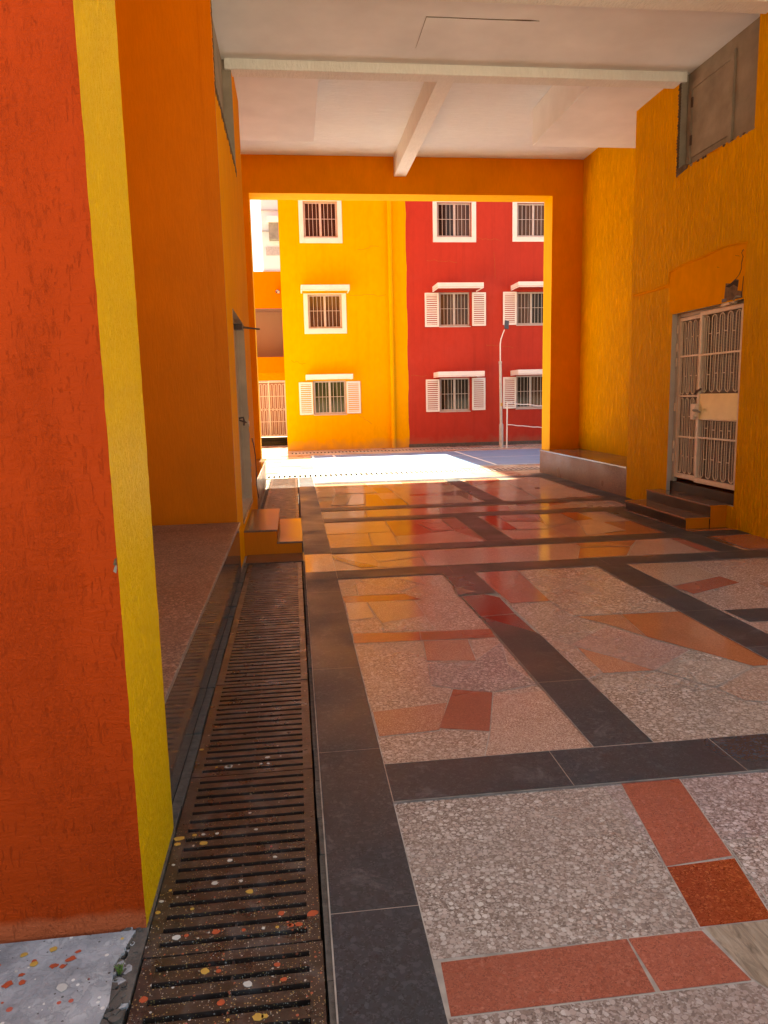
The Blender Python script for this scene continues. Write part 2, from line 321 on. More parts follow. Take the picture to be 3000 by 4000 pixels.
M['pale'] = stone('brightened_courtyard_stone', (0.56, 0.46, 0.37), (0.40, 0.31, 0.24), (0.66, 0.58, 0.50), 90, 0.25, 0.06, False)  # floor stones lightened in colour so the courtyard reads as sunlit
M['pale_pink'] = stone('brightened_pink_courtyard_stone', (0.54, 0.40, 0.33), (0.38, 0.26, 0.20), (0.64, 0.52, 0.45), 90, 0.25, 0.06, False)
M['pale_red'] = stone('brightened_red_courtyard_stone', (0.42, 0.22, 0.15), (0.32, 0.15, 0.10), (0.50, 0.30, 0.22), 90, 0.25, 0.06, False)
# ---------------------------------------------------------------- mesh builder and object helpers
class MB:
    def __init__(s): s.v = []; s.f = []; s.m = []; s.t = []; s.mats = []
    def mi(s, mat):
        m = M[mat]
        if m not in s.mats: s.mats.append(m)
        return s.mats.index(m)
    def face(s, pts, mat, tint=(1, 1, 1)):
        b = len(s.v); s.v += [tuple(p) for p in pts]; s.f.append(tuple(range(b, b+len(pts)))); s.m.append(s.mi(mat)); s.t.append(tint)
        return s
    def box(s, x0, x1, y0, y1, z0, z1, mat, skip='', mats=None, tf=None, tint=(1, 1, 1)):
        P = [(x, y, z) for z in (z0, z1) for y in (y0, y1) for x in (x0, x1)]
        if tf: P = [tuple(tf @ Vector(p)) for p in P]
        F = {'-z': (0, 2, 3, 1), '+z': (4, 5, 7, 6), '-y': (0, 1, 5, 4), '+y': (2, 6, 7, 3), '-x': (0, 4, 6, 2), '+x': (1, 3, 7, 5)}
        b = len(s.v); s.v += P
        for k, f in F.items():
            if k in skip.split(): continue
            s.f.append(tuple(b+i for i in f)); s.m.append(s.mi((mats or {}).get(k, mat))); s.t.append(tint)
        return s
    def prism(s, poly, fn, d0, d1, mat, tint=(1, 1, 1)):
        """poly of (u, v); fn(u, v, d) -> point; front cap at d0, back cap at d1"""
        n = len(poly); b = len(s.v); i = s.mi(mat)
        s.v += [fn(u, v, d0) for u, v in poly] + [fn(u, v, d1) for u, v in poly]
        s.f.append(tuple(range(b, b+n))); s.f.append(tuple(range(b+2*n-1, b+n-1, -1)))
        for k in range(n):
            j = (k+1) % n; s.f.append((b+k, b+n+k, b+n+j, b+j))
        s.m += [i]*(n+2); s.t += [tint]*(n+2); return s
    def tube(s, pts, r, mat, n=8, cap=True):
        pts = [Vector(p) for p in pts]; i = s.mi(mat); rings = []
        rs = r if isinstance(r, (list, tuple)) else [r]*len(pts)
        up0 = None
        for k, p in enumerate(pts):
            a = pts[max(0, k-1)]; c = pts[min(len(pts)-1, k+1)]; d = (c-a)
            if d.length < 1e-9: d = Vector((0, 0, 1))
            d.normalize()
            if up0 is None: up0 = Vector((0, 0, 1)) if abs(d.z) < 0.9 else Vector((1, 0, 0))
            x = d.cross(up0).normalized(); y = x.cross(d).normalized(); up0 = y if abs(d.dot(y)) < .9 else up0
            b = len(s.v)
            for q in range(n):
                t = 2*math.pi*(q+0.5)/n; s.v.append(tuple(p + x*rs[k]*math.cos(t) + y*rs[k]*math.sin(t)))
            rings.append(b)
        for a, c in zip(rings, rings[1:]):
            for q in range(n):
                j = (q+1) % n; s.f.append((a+q, c+q, c+j, a+j)); s.m.append(i); s.t.append((1, 1, 1))
        if cap:
            s.f.append(tuple(rings[0]+q for q in range(n))); s.f.append(tuple(rings[-1]+q for q in reversed(range(n))))
            s.m += [i, i]; s.t += [(1, 1, 1)]*2
        return s
    def blob(s, cx, cy, z, r, mat, stretch=1.0, ang=0.0, n=11, th=0.0015, rough=0.18):
        poly = []
        for k in range(n):
            t = 2*math.pi*k/n; q = r*(1+R.uniform(-rough, rough)); x, y = q*math.cos(t)*stretch, q*math.sin(t)
            poly.append((cx + x*math.cos(ang)-y*math.sin(ang), cy + x*math.sin(ang)+y*math.cos(ang)))
        return s.prism(poly, lambda u, v, d: (u, v, d), z+th, z, mat)
    def wall(s, fn, u0, u1, v0, v1, mat, holes=(), depth=0.2, reveal=None, us=(), vs=()):
        """rectangular wall with rectangular holes (u0, u1, v0, v1) and their reveals"""
        U = sorted({u0, u1, *us, *[h[0] for h in holes], *[h[1] for h in holes]}); V = sorted({v0, v1, *vs, *[h[2] for h in holes], *[h[3] for h in holes]})
        U = [u for u in U if u0 <= u <= u1]; V = [v for v in V if v0 <= v <= v1]
        for a, b in zip(U, U[1:]):
            for c, d in zip(V, V[1:]):
                if any(h[0] <= (a+b)/2 <= h[1] and h[2] <= (c+d)/2 <= h[3] for h in holes): continue
                s.face([fn(a, c, 0), fn(b, c, 0), fn(b, d, 0), fn(a, d, 0)], mat)
        for h in holes:
            dp = h[4] if len(h) > 4 else depth; rm = h[5] if len(h) > 5 else (reveal or mat)
            a, b, c, d = h[:4]
            for p, q in (((a, c), (b, c)), ((b, c), (b, d)), ((b, d), (a, d)), ((a, d), (a, c))):
                if p[1] == q[1] == v0: continue
                s.face([fn(*p, 0), fn(*q, 0), fn(*q, dp), fn(*p, dp)], rm)
        return s
    def build(s, name, parent=None, bevel=0, smooth=False):
        me = bpy.data.meshes.new(name); me.from_pydata(s.v, [], s.f)
        for m in s.mats: me.materials.append(m)
        me.polygons.foreach_set('material_index', s.m)
        if smooth: me.polygons.foreach_set('use_smooth', [True]*len(s.f))
        at = me.attributes.new('tint', 'FLOAT_COLOR', 'FACE')
        at.data.foreach_set('color', [c for t in s.t for c in (t[0], t[1], t[2], 1.0)])
        bm = bmesh.new(); bm.from_mesh(me); bmesh.ops.remove_doubles(bm, verts=bm.verts, dist=1e-5)
        bmesh.ops.recalc_face_normals(bm, faces=bm.faces); bm.to_mesh(me); bm.free(); me.update()
        o = bpy.data.objects.new(name, me); scene.collection.objects.link(o)
        if bevel:
            b = o.modifiers.new('soft_edges', 'BEVEL'); b.width = bevel; b.segments = 2; b.limit_method = 'ANGLE'; b.angle_limit = math.radians(50)
        if parent is not None:
            o.parent = parent
            o.matrix_parent_inverse = Matrix.Translation(parent.location).inverted() if parent.type == 'EMPTY' else Matrix.Identity(4)
        return o
def tag(o, label=None, cat=None, group=None, kind=None):
    for k, v in (('label', label), ('category', cat), ('group', group), ('kind', kind)):
        if v: o[k] = v
    return o
def empty(name, loc, label, cat, group=None):
    o = bpy.data.objects.new(name, None); scene.collection.objects.link(o); o.location = loc; o.empty_display_size = 0.2
    return tag(o, label, cat, group)
def FY(y, s=1):  # plane facing -Y (s=1) at y: u is X, v is Z, d goes away from the viewer
    return lambda u, v, d: (u, y + s*d, v)
def FX(x, s=1):  # plane x: u is Y, v is Z, d goes to +X*s
    return lambda u, v, d: (x + s*d, u, v)
def FZ(z): return lambda u, v, d: (u, v, z - d)

# ---------------------------------------------------------------- setting: ground, floors
g = MB()
for x0, x1, y0, y1 in ((-500, -0.505, -300, 700), (0.045, 500, -300, 700), (-0.505, 0.045, 14.3, 700), (-0.505, 0.045, -300, -6)):
    g.face([(x0, y0, -0.012), (x1, y0, -0.012), (x1, y1, -0.012), (x0, y1, -0.012)], 'earth')
tag(g.build('ground'), 'bare cement ground under the paving', kind='structure')

# slabs of the passage floor: dark slate strips as a grid, odd-cut stones of several kinds between them
TILES=[
 ('red',(1.20,2.55),(1.44,2.55),(1.36,2.06),(1.12,2.04)),
 ('reddeep',(1.12,2.04),(1.36,2.05),(1.31,1.80),(1.29,1.77),(1.08,1.77)),
 ('terr2',(1.38,2.14),(1.59,2.15),(1.55,1.84),(1.33,1.80)),
 ('red',(0.33,1.75),(0.86,1.76),(0.85,1.57),(0.32,1.57)),
 ('red',(0.86,1.76),(1.08,1.76),(1.11,1.57),(0.86,1.57)),
 ('streak',(1.09,1.77),(1.29,1.77),(1.50,1.78),(1.31,1.53),(1.13,1.54),(1.11,1.58)),
 ('terr',(0.30,6.04),(0.45,6.01),(0.44,5.51),(0.31,5.51)),
 ('tan',(0.79,6.01),(1.00,6.04),(1.00,5.73)),
 ('terr3',(0.45,6.01),(0.79,6.00),(0.94,5.73),(0.77,5.56)),
 ('terr4',(0.45,6.00),(0.78,5.55),(0.79,5.50),(0.44,5.51)),
 ('redf',(0.31,5.51),(0.79,5.49),(0.90,5.30),(0.32,5.32)),
 ('tan',(0.32,5.32),(0.48,5.32),(0.50,4.91),(0.32,4.88)),
 ('gran',(0.48,5.32),(0.84,5.29),(0.85,4.89),(0.53,4.77)),
 ('terr5',(0.53,4.76),(0.84,4.89),(0.86,4.57),(0.52,4.58)),
 ('redf',(0.32,4.59),(0.75,4.54),(0.73,4.37),(0.31,4.39)),
 ('red',(0.75,4.54),(1.21,4.52),(1.20,4.34),(0.73,4.37)),
 ('granr',(0.74,4.36),(1.02,4.34),(0.98,3.96),(0.70,4.01)),
 ('terr2',(0.70,3.96),(0.96,3.95),(1.21,4.26),(1.14,3.88),(1.21,3.56),(0.94,3.50),(0.76,3.59),(0.66,3.65)),
 ('granr',(0.32,3.37),(0.70,3.42),(0.60,3.12),(0.32,3.10)),
 ('granp',(0.94,3.46),(1.21,3.48),(1.22,2.85),(0.74,2.85),(0.82,3.07)),
 ('red',(0.76,3.58),(0.95,3.50),(0.82,3.07),(0.60,3.14)),
 ('dred',(1.20,5.31),(1.38,5.34),(1.47,5.22),(1.46,4.80),(1.21,4.78)),
 ('dred',(1.21,4.77),(1.46,4.79),(1.47,4.37)),
 ('brn',(1.20,5.61),(1.34,5.43),(1.18,5.34)),
 ('redf',(1.47,6.04),(1.86,6.06),(1.81,5.07),(1.51,5.07)),
 ('pebb',(1.87,6.06),(2.55,6.04),(2.58,4.67),(1.82,4.69),(1.81,5.10)),
 ('granr',(1.84,4.67),(2.16,4.66),(2.11,4.18),(1.98,4.46)),
 ('rust',(2.16,4.66),(2.59,4.65),(2.62,3.94),(2.60,3.71),(2.52,3.60),(2.44,3.61),(2.11,4.18)),
 ('terr3',(1.48,4.29),(1.61,4.11),(1.61,3.66),(1.49,3.59)),
 ('granr',(1.62,4.08),(1.77,3.86),(1.89,3.64),(1.60,3.65)),
 ('terr4',(1.60,4.13),(1.96,4.43),(2.24,3.91),(1.89,3.64),(1.77,3.86)),
 ('terr5',(1.90,3.64),(2.30,3.84),(2.43,3.60),(2.08,3.37)),
 ('terr3',(2.08,3.36),(2.43,3.59),(2.52,3.59),(2.50,3.39),(2.22,3.16),(2.12,3.19)),
 ('red',(2.86,5.28),(3.39,5.51),(3.42,5.28),(2.90,5.04)),
 ('gran',(2.85,6.08),(3.39,6.03),(3.37,5.51),(2.86,5.29)),
 ('brnr',(3.53,5.23),(3.65,5.28),(3.62,4.99),(3.53,5.10)),
 ('black',(2.88,4.62),(3.31,4.61),(3.15,4.32),(2.89,4.34)),
 ('brn',(0.29,7.02),(0.32,6.98),(0.70,6.45),(0.54,6.43),(0.33,6.81)),
 ('tan',(0.69,6.99),(1.15,7.00),(1.15,6.79),(0.72,6.63)),
 ('tan',(0.72,6.59),(1.14,6.70),(1.12,6.38),(0.70,6.42)),
 ('granp',(1.15,7.00),(2.04,6.97),(2.37,7.03),(2.15,6.37),(1.14,6.38),(1.15,6.79)),
 ('redf',(2.76,7.06),(3.43,7.08),(3.24,6.80),(2.75,6.86)),
 ('rust',(2.73,6.84),(3.23,6.78),(3.01,6.40),(2.53,6.38)),
 ('granp',(3.43,7.08),(3.79,7.10),(3.73,6.40),(3.02,6.40)),
 ('red',(3.79,7.10),(3.88,7.09),(3.91,6.41),(3.76,6.42)),
 ('tan',(0.29,8.85),(1.05,8.84),(1.03,8.16),(0.29,8.14)),
 ('brnr',(0.30,8.11),(0.77,8.14),(0.74,7.31),(0.29,7.26)),
 ('tan',(0.78,8.13),(1.04,8.14),(1.02,7.37),(0.76,7.40)),
 ('redf',(1.06,8.86),(1.39,8.87),(1.50,7.91),(1.05,7.86)),
 ('redf',(1.38,8.85),(1.75,8.88),(1.73,8.09),(1.51,8.07)),
 ('granp',(1.04,7.84),(1.72,8.04),(1.93,7.35),(1.02,7.36)),
 ('red',(1.75,8.88),(1.94,8.87),(1.93,7.35),(1.69,7.43),(1.76,8.22)),
 ('reddeep',(2.24,8.93),(2.47,8.96),(2.45,7.95),(2.27,7.95)),
 ('redf',(2.48,8.96),(2.95,8.96),(2.86,8.44),(2.47,8.54)),
 ('granp',(2.46,8.48),(2.84,8.38),(2.79,7.92),(2.44,7.93)),
 ('rust',(3.29,8.96),(3.53,8.97),(3.52,8.38),(3.27,8.33)),
 ('granp',(3.28,8.33),(3.53,8.38),(3.56,7.62),(3.06,7.47)),
 ('gran',(2.99,8.88),(3.27,8.94),(3.25,8.28),(2.82,8.01)),
 ('tan',(0.28,9.81),(0.88,9.82),(0.89,9.22),(0.29,9.18)),
 ('tan',(0.90,9.82),(1.32,9.84),(1.32,9.23),(0.89,9.18)),
 ('redf',(1.89,9.79),(2.86,9.74),(2.75,9.28),(1.82,9.26)),
 ('granp',(2.84,9.68),(3.14,9.67),(3.36,9.53),(3.03,9.20),(2.83,9.29)),
 ('tan',(3.09,9.25),(3.36,9.53),(3.90,9.92),(3.87,9.32),(3.25,9.24)),
 ('tan',(0.26,12.46),(0.62,12.42),(0.58,11.38),(0.28,11.23)),
 ('brnr',(0.59,11.44),(0.85,11.49),(0.68,10.36),(0.48,10.42)),
 ('tan',(0.87,11.36),(1.04,11.37),(0.95,10.39),(0.69,10.36)),
 ('rust',(1.06,11.43),(1.25,11.40),(1.26,10.15),(0.94,10.14)),
 ('granp',(0.63,12.45),(1.07,12.36),(1.18,11.64),(0.61,11.68)),
 ('tan',(1.08,12.35),(1.24,12.52),(1.27,11.68),(1.10,11.66)),
 ('redf',(2.98,12.96),(3.61,13.09),(3.61,12.68),(2.97,12.11)),
 ('granp',(3.66,12.86),(4.24,13.15),(4.40,10.31),(3.46,10.21),(3.59,11.70)),
 ('brn',(3.54,11.50),(3.92,11.59),(3.87,11.36),(3.54,11.19)),
 ('redf',(1.73,11.25),(2.50,11.41),(2.66,10.19),(1.55,10.11)),
 ('granp',(1.52,12.58),(2.39,12.69),(2.48,10.16),(1.56,10.12)),
 ('redf',(4.23,6.99),(4.92,7.25),(5.01,6.72),(4.77,6.40),(4.23,6.42)),
 ('rust',(4.19,7.43),(4.72,7.46),(4.90,7.25),(4.23,7.01)),
]

def clean(poly):
    # snap to the slate strips so no sliver crosses them
    return poly
fl = MB()
fl.face([(0.045, -4, 0), (5.6, -4, 0), (5.6, 14.3, 0), (0.045, 14.3, 0)], 'grout')
LEV = [0.0022]
def offset(poly, d):
    n = len(poly); A = sum(poly[i][0]*poly[(i+1) % n][1]-poly[(i+1) % n][0]*poly[i][1] for i in range(n))
    sgn = 1 if A > 0 else -1; out = []
    for i in range(n):
        p0, p1, p2 = Vector(poly[i-1]), Vector(poly[i]), Vector(poly[(i+1) % n])
        a = (p1-p0); b = (p2-p1)
        if a.length < 1e-6 or b.length < 1e-6: out.append(poly[i]); continue
        na = Vector((-a.y, a.x)).normalized()*sgn; nb = Vector((-b.y, b.x)).normalized()*sgn
        m_ = na+nb
        if m_.length < 0.2: out.append(tuple(p1+na*d)); continue
        m_.normalize(); k = min(2.0, 1/max(0.35, m_.dot(na))); out.append(tuple(p1+m_*d*k))
    return out
def slab(poly, mat, z=None, grout=0.0025, tone=0.10):
    if z is None: LEV[0] += 0.00004; z = LEV[0]
    k = 1+R.uniform(-tone, tone); tint = (k, k*(1+R.uniform(-.03, .03)), k*(1+R.uniform(-.03, .03)))
    cx = sum(p[0] for p in poly)/len(poly); cyy = sum(p[1] for p in poly)/len(poly)
    tx, ty = R.uniform(-.0007, .0007), R.uniform(-.0007, .0007)   # each stone laid a hair out of level
    fn = lambda p: (p[0], p[1], z + tx*(p[0]-cx) + ty*(p[1]-cyy))
    if grout: fl.face([(p[0], p[1], z-0.0012) for p in offset(poly, -grout)], 'grout')
    fl.face([fn(p) for p in offset(poly, 0.0020)], mat, tint)
def rect(x0, x1, y0, y1, mat, **k): slab([(x0, y0), (x1, y0), (x1, y1), (x0, y1)], mat, **k)
# base stones of each cell, cut into a few big pieces
def cell(x0, x1, y0, y1, mats, nx, ny):
    xs = [x0] + sorted(x0+(x1-x0)*(i+R.uniform(-.18, .18))/nx for i in range(1, nx)) + [x1]
    for a, b in zip(xs, xs[1:]):
        ys = [y0] + sorted(y0+(y1-y0)*(i+R.uniform(-.22, .22))/ny for i in range(1, ny)) + [y1]
        for c, d in zip(ys, ys[1:]): rect(a, b, c, d, R.choice(mats), z=0.0008)
for y0, y1 in ((0.4, 1.57), (-2.2, 0.3), (-4, -2.3)): cell(0.31, 5.5, y0, y1, ['terr'], 3, 1)
rect(0.31, 1.12, 1.76, 2.55, 'terr', z=0.0008); rect(1.12, 1.35, 1.76, 2.55, 'terr', z=0.0006)
rect(1.37, 2.6, 2.14, 2.55, 'terr', z=0.0008); rect(1.12, 5.5, 1.57, 2.55, 'terr', z=0.0006)
cell(0.31, 1.21, 2.85, 6.06, ['terrw'], 1, 1); cell(1.49, 2.57, 2.85, 6.06, ['terr5'], 1, 1)
cell(2.85, 5.5, 2.85, 6.06, ['terrw', 'terr5', 'terr4'], 2, 3)
cell(0.3, 5.5, 6.36, 7.10, ['granp', 'tan', 'terr'], 4, 1)
cell(0.3, 1.94, 7.36, 8.97, ['granp', 'tan', 'redf', 'brnr'], 3, 3); cell(2.22, 3.9, 7.36, 8.97, ['granp', 'gran', 'redf'], 3, 2); cell(4.15, 5.5, 6.36, 8.97, ['brn', 'brnr'], 1, 3)
cell(0.3, 4.68, 9.23, 9.88, ['granp', 'tan', 'redf', 'terr'], 5, 1)
cell(0.3, 2.65, 10.15, 13.08, ['granp', 'tan', 'redf', 'brnr', 'tan'], 3, 4); cell(2.92, 4.41, 10.15, 13.08, ['granp', 'redf', 'gran'], 2, 2)
cell(0.3, 5.5, 13.33, 14.28, ['pale', 'pale_pink', 'pale_red'], 5, 1)  # lightened stones where the sun reaches in
for mat, *poly in TILES: slab(list(poly), mat)
# slate strips
LEV[0] = 0.0060
def strip(x0, x1, y0, y1, cuts, along):
    c = sorted(cuts)
    if along == 'y':
        ys = [y0]+c+[y1]
        for a, b in zip(ys, ys[1:]): rect(x0, x1, a, b, 'black', tone=0.14)
    else:
        xs = [x0]+c+[x1]
        for a, b in zip(xs, xs[1:]): rect(a, b, y0, y1, 'black', tone=0.14)
strip(0.047, 0.312, -4, 6.34, [-2, -1, 0, 0.98, 1.975, 2.985, 3.975, 5.65], 'y'); strip(0.047, 0.312, 7.1, 14.28, [7.58, 8.3, 8.62, 9.58, 10.27, 10.95, 12.0, 13.0], 'y')
rect(0.047, 0.312, 6.345, 7.095, 'tan')
strip(0.312, 5.5, 2.552, 2.842, [1.015, 1.73, 2.5, 3.3, 4.2], 'x')
strip(0.312, 5.5, 6.062, 6.352, [1.3, 2.7, 3.7, 4.6], 'x'); strip(0.312, 5.5, 7.095, 7.365, [1.4, 2.2, 3.2, 4.1], 'x')
strip(0.312, 4.72, 8.965, 9.225, [1.2, 2.4, 3.5], 'x'); strip(0.312, 4.72, 9.88, 10.145, [1.5, 2.9, 4.0], 'x'); strip(0.312, 4.5, 13.08, 13.33, [1.6, 3.0], 'x')
strip(2.573, 2.848, 2.842, 6.062, [3.88, 4.63, 5.3], 'y')
strip(1.213, 1.483, 2.842, 4.35, [3.575], 'y'); strip(1.213, 1.483, 5.36, 6.062, [], 'y'); slab([(1.213, 4.32), (1.483, 4.32), (1.475, 4.38), (1.213, 4.77)], 'black')
for mat, *poly in TILES:
    if mat in ('dred',) or (mat == 'brn' and poly[0] == (1.20, 5.61)): slab(list(poly), mat)
strip(1.94, 2.22, 7.365, 8.965, [8.2], 'y'); strip(3.9, 4.15, 6.352, 8.965, [7.3, 8.1], 'y')
strip(2.65, 2.92, 10.145, 13.08, [11.1, 12.0], 'y'); strip(4.41, 4.68, 9.225, 13.6, [10.6, 12.0], 'y')
tag(fl.build('passage_floor'), 'polished floor of pink, red and dark stone slabs', kind='structure')

# courtyard paving and the blue playing court
cp = MB(); cp.face([(-30, 14.3, 0), (40, 14.3, 0), (40, 60, 0), (-30, 60, 0)], 'earth')
def crect(x0, x1, y0, y1, mat, z=0.002):
    k = 1+R.uniform(-.15, .15); cp.face([(x0+.003, y0+.003, z), (x1-.003, y0+.003, z), (x1-.003, y1-.003, z), (x0+.003, y1-.003, z)], mat, (k, k, k))
y = 14.3
while y < 26:
    h = R.choice((0.3, 0.45, 0.6)); x = -6.0
    while x < 12:
        L = R.uniform(0.4, 1.1); crect(x, x+L, y, min(26, y+h), R.choice(('pale', 'pale', 'pale_pink', 'pale_red'))); x += L
    y += h
tag(cp.build('courtyard_paving'), 'pale stone paving of the sunny courtyard', kind='structure')
bc = MB().box(0.40, 14.0, 15.5, 19.9, -0.01, 0.006, 'court').build('blue_court')
tag(bc, 'blue painted playing court with white lines in the courtyard', kind='structure')
ln = MB()
for x0, x1, y0, y1 in ((0.43, 0.48, 15.53, 19.87), (0.98, 1.03, 15.6, 19.8), (0.48, 13.9, 15.53, 15.58), (0.48, 13.9, 19.82, 19.87), (1.03, 4.28, 18.28, 18.32), (4.28, 4.34, 15.6, 19.8), (4.34, 13.9, 17.6, 17.64)):
    ln.face([(x0, y0, 0.010), (x1, y0, 0.010), (x1, y1, 0.010), (x0, y1, 0.010)], 'line')
ln.build('court_line', bc)

# drain channel: trough with rough concrete lips
dc = MB()
for y0, y1 in ((-6, 6.86), (8.69, 14.3)):
    dc.face([(-0.505, y0, -0.28), (0.045, y0, -0.28), (0.045, y1, -0.28), (-0.505, y1, -0.28)], 'soil')
    for x in (-0.505, 0.045): dc.face([(x, y0, -0.28), (x, y1, -0.28), (x, y1, -0.012), (x, y0, -0.012)], 'soil')
    for yy in (y0, y1): dc.face([(-0.505, yy, -0.28), (0.045, yy, -0.28), (0.045, yy, 0), (-0.505, yy, 0)], 'soil')
    y = y0
    while y < y1:    # lips made of short uneven lengths
        q = min(y1, y+R.uniform(0.08, 0.3))
        a = R.uniform(0.0, 0.006)
        dc.box(-0.512, -0.480+a, y, q-0.001, -0.06, R.uniform(-0.008, 0.004), 'concrete')
        a = R.uniform(0.0, 0.005)
        dc.box(0.030-a, 0.050, y, q-0.001, -0.06, R.uniform(-0.006, 0.003), 'concrete'); y = q
# granite piece closing the channel before the steps
dc.box(-0.505, 0.046, 6.862, 7.26, -0.05, -0.003, 'brn')
dc.box(-0.505, 0.046, 8.2, 8.688, -0.05, -0.003, 'brn')
tag(dc.build('drain_channel'), 'open drain channel with rough concrete lips', kind='structure')

# painted concrete apron before the pillar, with a crumbling edge
ap = MB(); edge = []
for i in range(40):
    yy = -3 + 4.99*i/39.0; edge.append((-0.528 + R.uniform(-0.016, 0.012) + (0.012 if yy > 1.9 else 0), yy))
ap.prism([(-4, -3)] + edge + [(-4, 1.99)], lambda u, v, d: (u, v, d), 0.008, -0.03, 'apron')
for i in range(420):
    yy = R.uniform(0.9, 2.02); r = R.choice((0.004, 0.006, 0.008, 0.012, 0.016)); xx = R.uniform(-0.552, -0.492)
    ap.blob(xx, yy, -0.012, r, R.choice(('concrete', 'concrete', 'soil', 'apron')), R.uniform(.8, 1.5), R.uniform(0, 3), 7, R.uniform(0.008, 0.020), 0.4)
for i in range(16):
    r = R.choice((0.003, 0.004, 0.005, 0.007)); xx, yy = R.uniform(-0.92, -0.57), R.uniform(1.5, 1.96)
    ap.blob(xx, yy, 0.0082, r, R.choice(('splash_orange', 'splash_pink', 'splash_yellow', 'splash_white', 'splash_orange')), R.uniform(1, 1.4), R.uniform(0, 3), 12, 0.0008, 0.12)
for xx, yy, r in ((-0.80, 1.83, 0.010), (-0.765, 1.832, 0.008), (-0.775, 1.86, 0.006), (-0.66, 1.90, 0.010), (-0.675, 1.875, 0.007), (-0.65, 1.925, 0.006), (-0.70, 1.88, 0.008)):
    ap.blob(xx, yy, 0.0092, r, 'splash_orange', 1.3, 0.4, 13, 0.0008, 0.28)
for xx, yy, r in ((-0.795, 1.935, 0.008), (-0.72, 1.945, 0.009), (-0.755, 1.895, 0.009)): ap.blob(xx, yy, 0.0092, r, 'splash_yellow', 1.2, 0.4, 11, 0.0008)
ap.blob(-0.655, 1.80, 0.0092, 0.014, 'splash_white', 0.8, 0.2, 8, 0.0008, 0.3)
tag(ap.build('concrete_apron'), 'grey painted concrete strip with paint drips', kind='structure')
gt = MB().blob(-0.515, 1.84, -0.01, 0.012, 'soil', 0.6, 0, 9, 0.012, 0.3)
for i in range(9):
    x, yy = -0.515 + R.uniform(-.006, .006), 1.84+R.uniform(-.02, .02); dx, dy = R.uniform(-.02, .012), R.uniform(-.02, .02); hh = R.uniform(.012, .03)
    gt.tube([(x, yy, 0), (x+dx*.5, yy+dy*.5, hh*.7), (x+dx, yy+dy, hh)], [0.0022, 0.0018, 0.0004], 'grass', 5)
tag(gt.build('grass_tuft'), 'small green grass tuft in the gap beside the drain grate', 'plant')

# ---------------------------------------------------------------- foreground pillar
pl = MB(); zs = [-0.02 + 6.6*i/140 for i in range(141)]
def ex(i): return -0.482 + 0.0006*math.sin(i*1.7) + R.uniform(-.0010, .0010)
E1 = [(ex(i), 2.004 + R.uniform(-.0012, .0012)) for i in range(141)]
E2 = [(-0.484 + R.uniform(-.0012, .0012), 2.512) for i in range(141)]
for i in range(140):
    z0, z1 = zs[i], zs[i+1]
    a, b = E1[i], E1[i+1]; c, d = E2[i], E2[i+1]
    pl.face([(-3.2, 2.012, z0), (a[0], a[1], z0), (b[0], b[1], z1), (-3.2, 2.012, z1)], 'pillar_red')
    pl.face([(a[0], a[1], z0), (c[0], c[1], z0), (d[0], d[1], z1), (b[0], b[1], z1)], 'yellow_face')
pl.face([(-0.484, 2.514, -0.02), (-3.2, 2.514, -0.02), (-3.2, 2.514, 6.58), (-0.484, 2.514, 6.58)], 'orange_wall')
chip = FY(2.003)
pl.prism([(-0.494, 1.058), (-0.487, 1.052), (-0.484, 1.066), (-0.485, 1.076), (-0.490, 1.070)], chip, -0.002, 0.004, 'bare_plaster')
pl.prism([(-0.493, 1.075), (-0.484, 1.072), (-0.484, 1.094), (-0.489, 1.090)], chip, -0.0012, 0.004, 'dark_edge')
tag(pl.build('pillar'), 'rough pillar with orange-red front and yellow side in the left foreground', 'pillar')

# ---------------------------------------------------------------- drain grates along the left
def grate(length, n, name, first=0.045, pitch=None):
    b = MB(); z0, z1 = -0.034, -0.004; p = pitch or (length-0.09)/(n-1)
    b.box(-0.470, -0.432, 0.003, length-0.003, z0, z1, 'iron'); b.box(-0.020, 0.018, 0.003, length-0.003, z0, z1, 'iron')
    ys = [0.003] + [first + p*i for i in range(n)] + [length-0.003]
    prev = 0.003
    for i in range(n):
        c = first + p*i; gap = 0.0096
        b.box(-0.4321, -0.0199, prev, c-gap, z0, z1-0.0008, 'iron'); prev = c+gap
    b.box(-0.4321, -0.0199, prev, length-0.003, z0, z1-0.0008, 'iron')
    b.box(-0.2285, -0.2215, 0.004, length-0.004, z0-0.01, z1-0.006, 'iron')
    return b
labels = ['paint-spattered rusty drain grate at the bottom edge of the photo', 'rusty drain grate beside the pillar foot, dotted with yellow, orange and white paint',
          'brown drain grate with a white paint patch, just past the pillar foot', 'brown drain grate beside the near half of the granite bench', 'brown drain grate beside the middle of the granite bench',
          'brown drain grate ending just before the orange doorsteps']
def slats(): return [0.045 + 0.8975*i/16 for i in range(17)]
MIDS = [(a+b)/2 for a, b in zip(slats(), slats()[1:])]
def drops(d, y0, spots):
    """dried paint drops lying flat on the bars of one grate"""
    for x, yy, r, mat in spots:
        ym = min(MIDS, key=lambda q: abs(q+y0-yy)) if -0.43 < x < -0.02 else yy-y0
        d.blob(x+R.uniform(-.006, .006), ym+R.uniform(-.003, .003), -0.0049 if -0.43 < x < -0.02 else -0.0041, min(r*0.68, 0.0135), mat, R.uniform(1.0, 1.4) if r < .017 else 1.7, R.uniform(-.3, .3), 12, 0.0014, 0.16)
